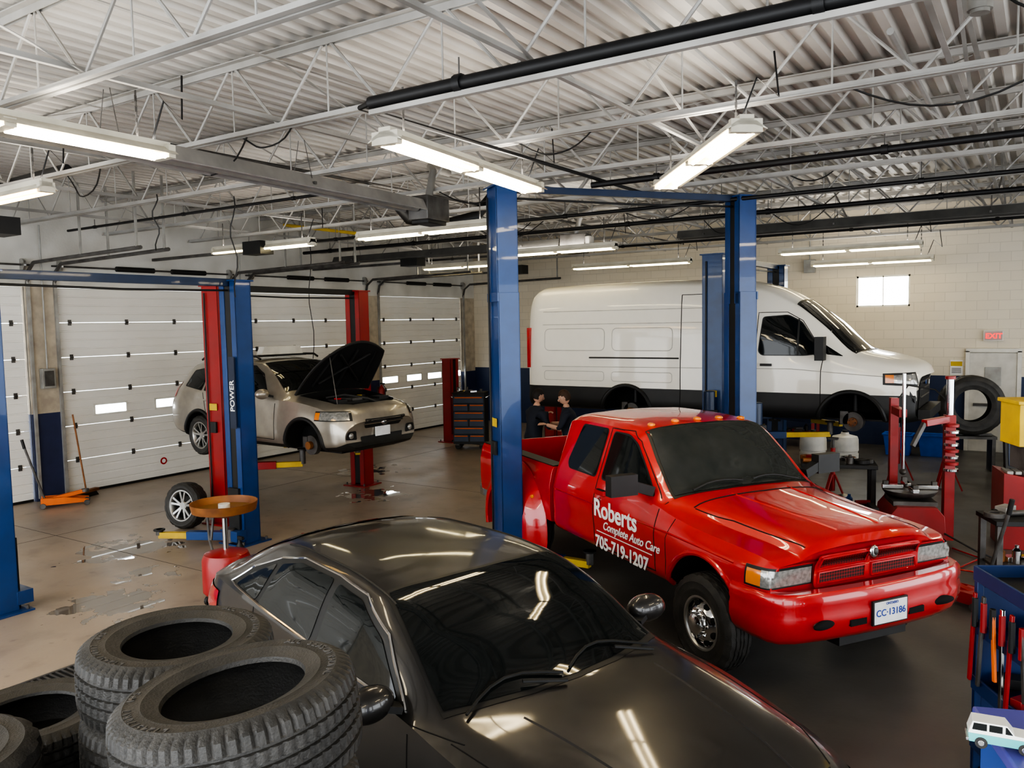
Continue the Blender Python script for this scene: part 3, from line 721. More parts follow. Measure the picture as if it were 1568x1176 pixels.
    for s in (-1,1):
        for z0,z1 in ((.885,.985),(1.015,1.11)):
            patch(mb,B,[(s*.035,z0),(s*.51,z0+.005),(s*.50,z1-.005),(s*.035,z1)],'x',1,gm,.036,.04,4,.02)
            seam(mb,B,[(s*.035,z0),(s*.51,z0+.005),(s*.50,z1-.005),(s*.035,z1),(s*.035,z0)],'x',1,red_paint,.009,.036)
    h=cast(B,'x',1,0,1.10,.05); mb.ell(h,(.02,.045,.055),chrome); mb.ell(h+Vector((.02,0,.01)),(.015,.02,.03),steel)
    mb.obj('trim_and_glass',e)
    half=[(.40,1.0),(.58,1.005),(.74,.985),(.84,.93),(.90,.80),(.94,.55),(.96,.25),(.965,0)]
    path=[(x,-y) for x,y in half]+[(x,y) for x,y in reversed(half[:-1])]
    mb=MB()
    mb.sweep(path,[(-.09,.88),(0,.885),(.022,.86),(.03,.79),(.02,.75),(.03,.71),(.028,.63),(0,.55),(-.04,.50),(-.10,.48)],red_paint)
    mb.obj('front_bumper',e,bevel=0)
    mb=MB()
    for s in (-1,1):
        mb.ell((.958,s*.60,.65),(.032,.13,.036),dark,rot=(0,0,-s*.16)); mb.ell((.958,s*.66,.65),(.036,.045,.024),headm,rot=(0,0,-s*.16))
        mb.box((.982,s*.30,.63),(.02,.16,.05),dark)
    mb.box((1.000,0,.675),(.02,.36,.19),blackp); mb.box((1.012,0,.675),(.006,.335,.17),platem)
    mb.box((.3,0,.46),(1.1,.7,.12),blackp); mb.box((-2.2,.45,.54),(5.3,.10,.16),blackp); mb.box((-2.2,-.45,.54),(5.3,.10,.16),blackp)
    mb.cyl((0,-.8,.42),(0,.8,.42),.06,steel); mb.cyl((-3.72,-.9,.42),(-3.72,.9,.42),.07,steel); mb.ell((-3.72,0,.42),(.2,.2,.18),steel)
    mb.obj('chassis_and_plate',e,bevel=.004)
    PR=Matrix.Rotation(pi/2,4,'Z')@Matrix.Rotation(pi/2,4,'X')
    TEXT('CC·13186',.073,blue_text,Matrix.Translation((1.017,-.155,.65))@PR,e,'plate_text',.0008)
    TEXT('ONTARIO',.028,blue_text,Matrix.Translation((1.017,-.055,.732))@PR,e,'plate_text_top',.0008)
    mb=MB(); x0,x1=-4.95,-2.80
    prof=[(.90,.62),(.985,.64),(1.0,.80),(1.0,1.06),(.965,1.22),(.94,1.265),(.80,1.27),(.785,1.24),(.83,1.20),(.84,.80),(.84,.74),(.90,.74)]
    for s in (-1,1):
        mb.prism([(a*s,b) for a,b in prof],'x',x0,x1,red_paint)
        mb.prism([(.838*s,.78),(.832*s,.78),(.832*s,1.22),(.838*s,1.22)],'x',x0+.04,x1-.03,blackp)
        mb.prism([(.795*s,1.272),(.945*s,1.267),(.95*s,1.279),(.79*s,1.285)],'x',x0+.02,x1-.0,blackp)
        vs=[];n=30; sec=[(1.44,.992),(1.38,1.01),(1.28,1.08),(1.17,1.15),(1.06,1.19),(.94,1.205),(.89,1.195),(.89,.93)]
        for i in range(n+1):
            a=-.25+(pi+.50)*i/n
            for k,y in sec:
                vs.append((-3.72+.58*k*math.cos(a),s*y,.46+.54*k*math.sin(a)))
        q=len(sec); fs=[(i*q+j,(i+1)*q+j,(i+1)*q+j+1,i*q+j+1) for i in range(n) for j in range(q-1)]
        mb.add(vs,fs,red_paint)
        mb.box((-3.72,s*.985,.72),(1.0,.04,.6),dark)
        mb.cyl((-3.04,s*1.10,.90),(-3.01,s*1.125,.90),.02,amber,n=10)
        mb.box((x0+.02,s*.93,1.02),(.05,.10,.34),redlens)
    mb.box((x0+.0,0,.98),(.06,1.72,.58),red_paint); mb.box((x1-.02,0,1.0),(.05,1.70,.50),red_paint)
    mb.box(((x0+x1)/2,0,.76),(x1-x0,1.70,.06),blackp)
    for i in range(9): mb.box(((x0+x1)/2,-.72+i*.18,.80),(x1-x0-.1,.09,.02),blackp)
    for s in (-1,1): mb.box((-3.72,s*.74,.90),(.95,.22,.26),blackp)
    mb.box((x0-.10,0,.60),(.12,1.9,.16),chrome)
    mb.obj('cargo_bed',e,bevel=.006)
    mb=MB()
    for s in (-1,1):
        wheel(mb,(0,s*.90,.405),.405,.225,.215,'dually',s,seg=88)
        wheel(mb,(-3.72,s*1.05,.405),.405,.22,.215,'dually',s); wheel(mb,(-3.72,s*.78,.405),.405,.22,.215,'alloy',s,seg=40)
    mb.obj('wheels',e)
    T_=lambda x,z,a=0:Matrix.Translation((x,-1.012,z))@Matrix.Rotation(pi/2,4,'X')@Matrix.Rotation(a,4,'Z')
    TEXT('Roberts',.25,white_text,T_(-1.76,.945,0),e,'door_lettering_1',.002,off=.02)
    TEXT('Complete Auto Care',.115,white_text,T_(-1.58,.835,0),e,'door_lettering_2',.002,.35)
    TEXT('705-719-1207',.172,white_text,T_(-1.73,.63,0),e,'door_lettering_3',.002,off=.025)
    mb=MB(); mb.box((-1.20,-1.012,.795),(1.0,.004,.008),white_text); mb.obj('door_stripe',e)
build_truck()
# ------------------------------------------------------------------ VAN
def build_van():
    e=EMPTY('cargo_van',(-1.42,14.13,.88),0)
    w=1.03
    def g(w,z0,zsh,wb,zm,wm,zr,wr,zt): return [(0,z0),(w*.86,z0),(w*.985,z0+.06),(w,.84),(w*.995,zsh-.25),(wb,zsh),(wm,zm),(wr,zr),(wr-.14,zr+(zt-zr)*.6),(wr*.5,zt-(zt-zr)*.1),(0,zt)]
    st=[(0,.20,g(.86,.48,.98,.82,1.04,.78,1.10,.70,1.14)),(-.04,.22,g(.91,.44,1.10,.88,1.16,.82,1.20,.74,1.24)),(-.18,.22,g(.97,.42,1.19,.92,1.25,.87,1.29,.76,1.33)),(-.50,.20,g(1.0,.42,1.27,.95,1.33,.90,1.38,.78,1.42)),
        (-.85,.18,g(1.02,.42,1.34,.97,1.41,.91,1.46,.80,1.50)),(-1.35,.14,g(w,.42,1.40,.99,1.66,.93,1.86,.82,1.93)),(-1.86,.10,g(w,.42,1.42,1.0,1.82,.95,2.22,.80,2.32)),(-2.4,.05,g(w,.42,1.43,1.01,1.95,.965,2.46,.82,2.58)),
        (-3.0,.0,g(w,.42,1.43,1.01,2.0,.97,2.56,.85,2.70)),(-4.5,.0,g(w,.42,1.43,1.01,2.0,.97,2.60,.86,2.74)),(-6.60,0,g(w,.42,1.43,1.01,2.0,.97,2.58,.85,2.71)),(-6.77,0,g(1.0,.43,1.43,.98,2.0,.94,2.50,.82,2.62)),(-6.83,0,g(.95,.46,1.43,.94,2.0,.90,2.44,.78,2.54))]
    lf=Loft(st,(1,),k=4,dx=.09); mats=[white_paint,blackp,dark]
    me=lf.mesh(lambda x,v,y,z:1 if (v<3 or (x>-.34 and z<.86)) else 0,mats,'body')
    cut(me,[arch_cut(x,s*.55,s*1.3,.40,.46) for x in (-1.02,-4.77) for s in (-1,1)],mats,e,'body')
    B=lf.bvh; mb=MB()
    for s in (-1,1):
        q=[(-1.44,1.47),(-1.72,1.44),(-2.36,1.44),(-2.42,1.50),(-2.36,2.04),(-1.98,2.06),(-1.78,1.95)]
        patch(mb,B,outline(q,.02),'y',s,blackp,.003,.06,6,.05); patch(mb,B,q,'y',s,glass,.008,.06,6,.05)
        patch(mb,B,[(-1.83,1.44),(-1.80,1.44),(-1.80,1.98),(-1.83,2.02)],'y',s,blackp,.012,.05,2)
        q=[(-1.14,1.42),(-1.38,1.45),(-1.56,1.70)]; patch(mb,B,q,'y',s,glass,.008,.05,4,.02)
        seam(mb,B,[(-1.46,.48),(-1.46,1.2),(-1.42,1.46),(-1.76,1.98),(-2.0,2.12),(-2.44,2.12),(-2.48,1.4),(-2.48,.48)],'y',s,seamm,.006)
        seam(mb,B,[(-3.75,.5),(-3.75,2.45)],'y',s,seamm,.007); seam(mb,B,[(-2.62,.5),(-2.62,2.3),(-2.8,2.45),(-3.75,2.45)],'y',s,seamm,.006)
        seam(mb,B,[(-3.78,1.37),(-5.5,1.37)],'y',s,blackp,.014,.004)
        seam(mb,B,[(-.55,1.12),(-1.9,1.22),(-6.5,1.20)],'y',s,van_line,.008,-.003)
        for z in (1.98,2.22): seam(mb,B,[(-2.7,z),(-6.5,z)],'y',s,van_line,.008,-.003)
        for xa,xb in ((-3.9,-5.05),(-5.2,-6.45)):
            q=rnd([(xa,1.50),(xb,1.50),(xb,1.90),(xa,1.90)],.1); q=list(q)+[q[0]]; seam(mb,B,q,'y',s,van_line,.009,-.003)
            q=rnd([(xa,.95),(xb,.95),(xb,1.12),(xa,1.12)],.06); q=list(q)+[q[0]]; seam(mb,B,q,'y',s,van_line,.007,-.003)
        h=cast(B,'y',s,-2.30,1.28,.02); mb.box(h,(.18,.03,.04),blackp); h=cast(B,'y',s,-2.75,1.28,.02); mb.box(h,(.05,.03,.2),blackp)
        lip(mb,B,-1.02,.40,.485,s,.0,pi,blackp,.035,.0); lip(mb,B,-4.77,.40,.485,s,0,pi,blackp,.035,.0)
        wrap(mb,B,(-.75,.45),28,72,.98,1.19,blackp,.008,s,16,4,.02); wrap(mb,B,(-.75,.45),31,58,1.01,1.165,headm,.016,s,12,4,.02); wrap(mb,B,(-.75,.45),58,69,1.03,1.15,amber,.016,s,6)
        mb.box((-1.42,s*1.24,1.55),(.13,.20,.36),blackp); mb.box((-1.49,s*1.24,1.58),(.01,.17,.26),glass); mb.bar((-1.45,s*.98,1.42),(-1.42,s*1.2,1.45),.07,.06,blackp)
        mb.box((-6.80,s*.97,1.55),(.06,.10,.75),redlens)
        for x in (-1.02,-4.77):
            mb.cyl((x,s*.62,.40),(x,s*.80,.40),.15,steel,n=28); mb.cyl((x,s*.80,.40),(x,s*.88,.40),.07,brown); mb.box((x-.13,s*.74,.46),(.12,.12,.2),steel)
            for i in range(5):
                a=2*pi*i/5; mb.cyl((x+.05*math.cos(a),s*.86,.4+.05*math.sin(a)),(x+.05*math.cos(a),s*.93,.4+.05*math.sin(a)),.008,steel,n=6)
            mb.cyl((x,s*.60,.40),(x,s*.60,.85),.05,blackp,n=10); mb.bar((x,s*.3,.36),(x,s*.75,.38),.10,.05,steel)
    ws=[(-.86,0),(-.90,.4),(-1.02,.80),(-1.40,.77),(-1.85,.72),(-1.84,.35),(-1.83,0)]; ws=ws+[(x,-y) for x,y in reversed(ws[1:-1])]
    patch(mb,B,[(x+(.04 if x>-1.2 else -.04),y*1.03) for x,y in ws],'z',1,blackp,.003,.06,10); patch(mb,B,ws,'z',1,glass,.008,.06,10)
    patch(mb,B,[(-.60,.60),(.60,.60),(.56,1.12),(-.56,1.12)],'x',1,blackp,.01,.05,6,.05)
    for z in (.78,.90,1.02): seam(mb,B,[(-.52,z),(.52,z)],'x',1,steel,.014,.015)
    h=cast(B,'x',1,0,1.0,.03); mb.ell(h,(.01,.09,.04),blue_lift)
    mb.box((-.04,0,.55),(.16,1.5,.14),blackp)
    mb.box((-3.4,0,.46),(5.8,1.1,.14),blackp); mb.cyl((-4.77,-.7,.40),(-4.77,.7,.40),.07,steel); mb.ell((-4.77,0,.40),(.17,.17,.16),steel)
    mb.cyl((-1.6,.2,.35),(-6,.25,.35),.05,brown,n=10)
    mb.obj('trim_and_running_gear',e)
build_van()
# ------------------------------------------------------------------ SUV hood open
def build_suv():
    e=EMPTY('suv_car',(-10.40,9.17,.80),math.radians(-3))
    w=.90
    st=[(2.22,.28,gp(.72,.34,.62,.66,.68,.56,.72)),(2.14,.28,gp(.82,.29,.78,.75,.84,.64,.88)),(1.8,.24,gp(.88,.27,.90,.80,.95,.66,.99)),(1.3,.2,gp(w,.27,.98,.84,1.02,.70,1.06)),
        (.95,.18,gp(w,.27,1.0,.86,1.06,.75,1.11)),(.88,.18,gp(w,.27,1.0,.86,1.08,.75,1.13)),(.45,.13,gp(w,.27,1.02,.87,1.36,.66,1.42)),(.08,.09,gp(w,.27,1.03,.87,1.52,.61,1.57)),(-.5,.03,gp(w,.27,1.05,.87,1.55,.60,1.61)),
        (-1.3,0,gp(w,.27,1.07,.87,1.52,.58,1.595)),(-1.85,-.04,gp(w,.30,1.09,.85,1.46,.56,1.53)),(-2.08,-.08,gp(.88,.34,1.08,.80,1.22,.62,1.30)),(-2.22,-.1,gp(.84,.40,.98,.76,1.02,.64,1.05))]
    lf=Loft(st,(1,5),k=4,dx=.08); mats=[suv_paint,blackp,dark]
    me=lf.mesh(lambda x,v,y,z:1 if v<2 else 0,mats,'body')
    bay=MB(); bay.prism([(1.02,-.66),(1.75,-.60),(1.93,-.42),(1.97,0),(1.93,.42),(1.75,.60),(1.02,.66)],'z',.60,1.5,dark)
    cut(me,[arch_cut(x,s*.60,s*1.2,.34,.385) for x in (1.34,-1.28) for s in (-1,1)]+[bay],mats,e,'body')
    B=lf.bvh; mb=MB()
    for s in (-1,1):
        wins=[[(.50,1.05),(-.28,1.065),(-.28,1.485),(-.02,1.475),(.22,1.37)],[(-.36,1.07),(-1.14,1.09),(-1.16,1.46),(-.36,1.50)],[(-1.24,1.095),(-1.72,1.15),(-1.66,1.38),(-1.24,1.45)]]
        for q in wins: patch(mb,B,outline(q,.03),'y',s,blackp,.003,.06,5,.03); patch(mb,B,q,'y',s,glass,.007,.06,5,.03)
        for ln in ([(.70,.95),(.68,.40)],[(-.32,1.05),(-.32,.4)],[(-1.18,1.05),(-1.0,.45)],[(.68,.40),(-1.0,.42)]): seam(mb,B,ln,'y',s,seamm,.005)
        for hx in (-.20,-1.05):
            h=cast(B,'y',s,hx,.93,.02); mb.ell(h,(.09,.015,.018),suv_paint)
        lip(mb,B,1.34,.34,.41,s,-.1,pi+.1,blackp,.03); lip(mb,B,-1.28,.34,.41,s,-.1,pi+.1,blackp,.03)
        mirror_shell(mb,(.60,s*1.02,1.10),(.08,.12,.08),suv_paint,glass); mb.bar((.62,s*.86,1.05),(.62,s*.95,1.08),.07,.03,blackp)
        mb.tube([(.0,s*.58,1.60),(-.1,s*.585,1.645),(-1.5,s*.56,1.63),(-1.62,s*.56,1.57)],.018,blackp,8)
        wrap(mb,B,(1.5,.35),22,80,.73,.87,blackp,.006,s,14,4,.0); wrap(mb,B,(1.5,.35),26,70,.745,.86,headm,.013,s,12,4,.0); wrap(mb,B,(1.5,.35),70,79,.75,.85,amber,.013,s,4)
        patch(mb,B,[(s*.50,.44),(s*.72,.46),(s*.68,.58),(s*.52,.58)],'x',1,blackp,.008,.04,4,.03); h=cast(B,'x',1,s*.61,.51,.01); mb.ell(h,(.02,.045,.045),headm)
        patch(mb,B,[(-2.0,.95),(-2.12,.95),(-2.05,1.2),(-1.92,1.2)],'y',s,redlens,.006,.05)
    ws=[(.86,0),(.84,.35),(.76,.70),(.45,.64),(.10,.56),(.13,.3),(.14,0)]; ws=ws+[(x,-y) for x,y in reversed(ws[1:-1])]
    patch(mb,B,ws,'z',1,glass,.007,.05,8)
    patch(mb,B,[(-.36,.60),(.36,.60),(.42,.74),(-.42,.74)],'x',1,blackp,.010,.04,5,.03); seam(mb,B,[(-.4,.67),(.4,.67)],'x',1,chrome,.012,.015)
    h=cast(B,'x',1,0,.67,.025); mb.ell(h,(.012,.06,.035),chrome)
    patch(mb,B,[(-.40,.36),(.40,.36),(.44,.48),(-.44,.48)],'x',1,blackp,.01,.04,5,.03)
    h=cast(B,'x',1,0,.53,.03); mb.box(h,(.015,.30,.14),platem)
    mb.box((1.45,0,.86),(.55,.7,.22),blackp); mb.box((1.50,0,.98),(.30,.34,.05),steel); mb.box((1.62,.42,.90),(.22,.20,.20),blackp); mb.cyl((1.15,-.48,.8),(1.15,-.48,1.0),.07,blackp); mb.cyl((1.15,.48,.8),(1.15,.48,1.0),.07,blackp)
    mb.box((1.60,-.42,.92),(.24,.17,.18),blackp); mb.box((1.60,-.42,1.02),(.1,.05,.02),redlens); mb.tube([(1.2,-.3,1.0),(1.4,-.1,1.04),(1.7,.1,.98),(1.85,.25,.9)],.03,blackp,8); mb.cyl((1.3,.3,.98),(1.3,.3,1.01),.04,yellow)
    A=math.radians(52); HM=Matrix.Translation((1.0,0,1.10))@Matrix.Rotation(-A,4,'Y'); nx,ny=12,14; top=[];bot=[]
    for i in range(nx+1):
        u=i/nx
        for j in range(ny+1):
            v=-1+2*j/ny; wd=.74-.10*u-.12*u**3; L=1.03-.16*v*v*u; z=-.05*v*v-.10*u*u
            top.append((L*u,v*wd,z+.03)); bot.append((L*u,v*wd,z))
    q=ny+1; f=[(i*q+j,i*q+j+1,(i+1)*q+j+1,(i+1)*q+j) for i in range(nx) for j in range(ny)]
    mb.add(top,f,suv_paint,HM); mb.add(bot,f,dark,HM)
    rim=[i*q for i in range(nx+1)]+[nx*q+j for j in range(1,q)]+[i*q+ny for i in range(nx-1,-1,-1)]
    mb.tube([(Vector(top[i])+Vector(bot[i]))/2 for i in rim],.02,blackp,6,HM)
    for (a,b) in (((.15,-.5),(.85,-.4)),((.15,.5),(.85,.4)),((.2,-.4),(.8,.3)),((.2,.4),(.8,-.3)),((.1,0),(.9,0))): mb.tube([(a[0],a[1],-.04),((a[0]+b[0])/2,(a[1]+b[1])/2,-.065),(b[0],b[1],-.10)],.022,blackp,6,HM)
    mb.tube([(1.75,-.56,.95),HM@Vector((.8,-.5,-.06))],.008,steel,6)
    mb.prism([(-.42,0),(-.36,.13),(.36,.13),(.42,0)],'y',-.07,.07,white_body,Matrix.Translation((-.25,0,1.66))@Matrix.Rotation(pi/2,4,'Z')); mb.box((-.25,0,1.64),(.10,1.0,.03),blackp)
    for s in (-1,1):
        mb.cyl((1.34,s*.66,.34),(1.34,s*.74,.34),.145,steel,n=28); mb.cyl((1.34,s*.74,.34),(1.34,s*.80,.34),.06,brown); mb.box((1.22,s*.70,.38),(.1,.1,.16),steel); mb.bar((1.34,s*.2,.30),(1.34,s*.68,.30),.08,.04,steel)
    mb.box((0,0,.27),(3.6,1.1,.10),blackp); mb.cyl((.8,.1,.2),(-1.9,.15,.24),.035,brown,n=8)
    mb.obj('trim_and_glass',e)
    mb=MB()
    for s in (-1,1): wheel(mb,(-1.28,s*.79,.33),.335,.22,.215,'alloy',s)
    mb.obj('wheels',e)
build_suv()
# ------------------------------------------------------------------ LIFTS
def post_lift(name,pA,pB,h,mat,beam=None,carr=.3,arms=(),ext=None,col_w=.32,low=.15,pump=None,padz=None):
    e=EMPTY(name); A=Vector((pA[0],pA[1],0));Bv=Vector((pB[0],pB[1],0)); d=(Bv-A).normalized(); a=math.atan2(d.y,d.x)
    for i,(P,sg) in enumerate(((A,1),(Bv,-1))):
        M=Matrix.Translation(P)@Matrix.Rotation(a+(0 if sg>0 else pi),4,'Z'); mb=MB()
        W=col_w/2; D=.26
        def chan(z0,z1,mt,g=0):
            mb.box((-D/2+.01,0,(z0+z1)/2),(.014,2*W-g,z1-z0),mt)
            for s in (-1,1):
                mb.box((0,s*(W-.006-g/2),(z0+z1)/2),(D,.012,z1-z0),mt); mb.box((D/2-.006,s*(W-.05-g/2),(z0+z1)/2),(.012,.10,z1-z0),mt)
        chan(.02,ext or h,mat)
        if ext: chan(ext-.15,h,mat,.04); mb.box((-D/2,0,ext-.05),(.02,2*W+.02,.10),mat)
        mb.box((D/2-.012,0,h*.5),(.004,2*W-.16,h-.1),blackp)
        mb.box((0,0,.01),(.48,.50,.02),mat)
        for sx in (-1,1):
            for sy in (-1,1): mb.cyl((sx*.19,sy*.20,.02),(sx*.19,sy*.20,.06),.016,steel,n=8)
        mb.box((0,0,h+.005),(D+.06,2*W+.06,.02),mat); mb.cyl((.05,-W*.7,h-.2),(.05,W*.7,h-.2),.07,steel,n=14)
        mb.tube([(-D/2-.02,W*.6,.3),(-D/2-.02,W*.6,h*.5),(-D/2-.02,W*.55,h-.1)],.012,blackp,6)
        mb.box((-D/2-.02,0,1.45),(.03,.12,.16),blackp); mb.box((-D/2-.012,0,1.75),(.006,.16,.10),yellow)
        mb.box((D/2+.01,0,carr+.25),(.06,2*W-.11,.75),blackp); mb.box((D/2+.06,0,carr),(.16,.34,.14),mat)
        mb.obj('column_%d'%(i+1),e,M,bevel=.004)
        mb=MB()
        for (tx,ty) in arms[i] if arms else ():
            o=M@Vector((D/2+.10,0,carr)); t=Vector((tx,ty,carr)); dd=(t-o); mid=o+dd*.6
            mb.bar(o,mid,.11,.11,mat); mb.bar(o+dd*.4,t,.08,.08,yellow); mb.cyl(o-Vector((0,0,.09)),o+Vector((0,0,.09)),.06,steel)
            mb.cyl(t,t+Vector((0,0,(padz-carr) if padz else .08)),.045,steel); mb.cyl(t+Vector((0,0,((padz-carr) if padz else .08)-.02)),t+Vector((0,0,(padz-carr) if padz else .08)),.075,blackp)
        if mb.v: mb.obj('arms_%d'%(i+1),e,bevel=.004)
        if pump==i:
            mb=MB(); mb.box((-D/2-.12,0,1.35),(.2,.2,.32),blackp); mb.cyl((-D/2-.12,0,1.5),(-D/2-.12,0,1.8),.085,blue_dark,n=16); mb.box((-D/2-.12,.0,1.1),(.18,.18,.2),steel); mb.obj('power_unit',e,M,bevel=.01)
    mb=MB()
    if beam:
        z,bw,bh,bm=beam; mb.bar(Vector((A.x,A.y,z)),Vector((Bv.x,Bv.y,z)),bw,bh,bm)
        mb.tube([Vector((A.x,A.y,z-.1)),(A+Bv)/2+Vector((0,0,z-.12)),Vector((Bv.x,Bv.y,z-.1))],.014,blackp,6)
    else: mb.box((A+Bv)/2+Vector((0,0,.012)),((Bv-A).length-.5,.30,.022),steel,(0,0,a))
    mb.obj('crossmember',e,bevel=.004)
    return e
def tw(o,rz,x,y): 
    c,s=math.cos(rz),math.sin(rz); return (o[0]+c*x-s*y,o[1]+s*x+c*y)
tr=lambda x,y: tw(TO,TA,x,y)
post_lift('two_post_lift',(-5.25,7.85),(-3.30,10.45),4.45,blue_lift,(4.44,.08,.08,blue_dark),.14,[[tr(-2.6,-.6)],[tr(-2.6,.55),tr(-3.3,.6)]],ext=3.25,col_w=.345,pump=1,padz=.30)
post_lift('two_post_lift',(-9.0,3.92),(-9.02,7.05),3.52,blue_lift,(3.50,.09,.10,blue_dark),.14,[[],[(-9.9,6.35)]],pump=0)
post_lift('two_post_lift',(-10.20,7.64),(-10.38,10.75),3.52,red_lift,(3.50,.08,.09,blackp),.80,[[(-9.5,8.55),(-11.3,8.55)],[(-9.5,9.75),(-11.3,9.75)]],padz=1.04)
post_lift('two_post_lift',(-4.30,12.35),(-4.30,15.9),3.90,MAT('lift_deep_blue',(.010,.045,.14),.4,0,.2,(.008,.032,.10)),(3.88,.09,.10,blue_dark),1.05,[[(-2.8,13.45),(-5.3,13.4)],[(-2.9,14.8),(-5.3,14.8)]],pump=0,padz=1.26)
post_lift('two_post_lift',(-12.22,15.84),(-9.3,15.84),2.05,red_lift,None,.14,[[],[]])
mb=MB()
mb.box((-8.93,6.87,2.05),(.12,.004,.95),MAT('lift_label_dark',(.02,.03,.06),.5)); o=mb.obj('lift_label_sign')
TEXT('POWER',.12,white_text,Matrix.Translation((-8.89,6.866,1.8))@Matrix.Rotation(-pi/2,4,'Y')@Matrix.Rotation(pi/2,4,'X'),o,'lettering')
# ------------------------------------------------------------------ tyre stacks (foreground)
def stack(x,y,n,R,w,rr,tilt=(0,0),seg=72,jit=.02,z0=0,hi=False):
    e=EMPTY('tire_stack',(x,y,0)); z=z0+w*.5*1.02
    for i in range(n):
        last=i==n-1
        mb=MB(); M=Matrix.Translation((random.uniform(-jit,jit),random.uniform(-jit,jit),z))@Matrix.Rotation(random.random()*6,4,'Z')
        if last: M=Matrix.Translation((0,0,z+(abs(tilt[0])+abs(tilt[1]))*R*.6))@Euler((tilt[0],tilt[1],0)).to_matrix().to_4x4()
        tyre(mb,Matrix.Identity(4),R,w,rr,seg=240 if (hi and i>=n-3) else seg)
        o=mb.obj('tire_%d'%(i+1),e,M,sharp=30)
        if last and hi:
            for k in range(2):
                txt='ALL SEASON RADIAL' if k==0 else 'LT245/70R17  M+S'
                rad=rr+.50*(R-rr)
                for q,chh in enumerate(txt):
                    if chh==' ': continue
                    a=k*pi+.3-q*.085
                    TEXT(chh,.034,MAT('tyre_letter',(.10,.095,.09),.6),Matrix.Rotation(a,4,'Z')@Matrix.Translation((0,rad,w*.522)),o,'sidewall_letter',.0025)
        z+=w*1.03
    return e
stack(-1.98,1.50,7,.355,.252,.205,(.06,-.10),hi=True)
stack(-2.80,1.85,7,.36,.237,.20,(0,.02),hi=True)
stack(-3.60,1.66,6,.36,.208,.20,hi=True)
stack(-3.05,1.06,6,.35,.245,.20)
# ------------------------------------------------------------------ shop equipment
def oil_drain():
    e=EMPTY('oil_drain_tank',(-7.1,5.30,0)); mb=MB()
    mb.rev([(0,.14),(.22,.14),(.245,.17),(.245,.50),(.22,.56),(.06,.60),(0,.60)],red_lift,n=28); mb.cyl((0,0,.59),(0,0,.97),.028,chrome); 
    mb.rev([(.03,.93),(.05,.95),(.10,.98),(.30,1.02),(.33,1.10),(.34,1.10),(.32,1.01),(.1,.95)],brown,n=30); mb.rev([(0,1.01),(.30,1.03)],MAT('oily_pan',(.24,.13,.05),.3),n=28)
    mb.cyl((.0,.0,1.02),(.0,.0,1.08),.06,white_body); mb.tube([(-.2,0,.5),(-.34,.05,.64),(-.36,.05,.9),(-.25,.05,.93),(-.24,.0,.66)],.014,steel,8)
    for a in range(4): t=a*pi/2+.6; mb.cyl((.2*math.cos(t)-.02,.2*math.sin(t),.05),(.2*math.cos(t)+.02,.2*math.sin(t),.05),.05,blackp,n=12); mb.bar((.1*math.cos(t),.1*math.sin(t),.12),(.2*math.cos(t),.2*math.sin(t),.08),.04,.04,steel)
    mb.obj('tank_and_bowl',e)
oil_drain()
e=EMPTY('loose_wheel',(-10.42,7.10,0),math.radians(10)); mb=MB(); wheel(mb,(0,0,.335),.335,.22,.215,'alloy',-1); mb.obj('wheel',e,Matrix.Rotation(-.12,4,'X'))
def toolbox(name,x,y,rz,w,d,h,mat,dm,trim=None,n=6,clutter=True,casters=True):
    e=EMPTY(name,(x,y,0),rz); mb=MB(); z0=.13 if casters else .0
    mb.box((0,0,(z0+h)/2),(w,d,h-z0),mat)
    dh=(h-z0-.10)/n
    for i in range(n):
        z=z0+.05+dh*(i+.5)
        for k in (-1,1) if i%2==0 else (0,):
            ww=w/2-.04 if k else w-.05; xx=k*w/4
            mb.box((xx,-d/2-.008,z),(ww,.016,dh-.02),dm); mb.box((xx,-d/2-.025,z+dh*.28),(ww*.92,.022,.025),trim or chrome)
    mb.box((0,0,h+.012),(w+.02,d+.02,.025),blackp)
    for s in (-1,1): mb.tube([(s*(w/2+.01),-d*.3,h-.1),(s*(w/2+.05),-d*.3,h-.08),(s*(w/2+.05),d*.3,h-.08),(s*(w/2+.01),d*.3,h-.1)],.012,chrome,8)
    if casters:
        for sx in (-1,1):
            for sy in (-1,1): mb.cyl((sx*(w/2-.09),sy*(d/2-.08)-.02,.065),(sx*(w/2-.09),sy*(d/2-.08)+.02,.065),.065,rubber,n=16); mb.box((sx*(w/2-.09),sy*(d/2-.08),.11),(.08,.08,.04),steel)
    if clutter:
        for i in range(12):
            xx=random.uniform(-w*.4,w*.4);yy=random.uniform(-d*.35,d*.35); c=random.choice([red_lift,steel,blackp,yellow,chrome,blue_lift])
            if i%3==0: mb.cyl((xx,yy,h+.025),(xx,yy,h+.025+random.uniform(.06,.14)),.03,c)
            elif i%3==1: mb.box((xx,yy,h+.045),(.16,.09,.04),c,(0,0,random.random()*3))
            else: mb.cyl((xx,yy,h+.04),(xx+.14,yy+.09,h+.04),.015,c)
    mb.obj('cabinet',e,bevel=.006); return e
toolbox('rolling_tool_chest',-11.15,15.2,math.radians(25),.75,.5,1.3,blackp,MAT('chest_slate_blue',(.05,.07,.11),.4),orange,6)
e=EMPTY('tool_cart',(.16,5.32,0),math.radians(-60)); mb=MB(); cw,cdp,ch=.95,.55,1.30; cb=MAT('cart_blue',(.012,.035,.12),.4)
for z in (.25,.62,.98): mb.box((0,0,z),(cw,cdp,.03),cb); 
for z in (.25,.62,.98,ch):
    for s in (-1,1): mb.box((0,s*cdp/2,z+.03),(cw,.015,.09),cb); mb.box((s*cw/2,0,z+.03),(.015,cdp,.09),cb)
mb.box((0,0,ch-.01),(cw,cdp,.02),blackp)
mb.box((-cw/2+.02,0,.65),(.02,cdp,1.2),cb)
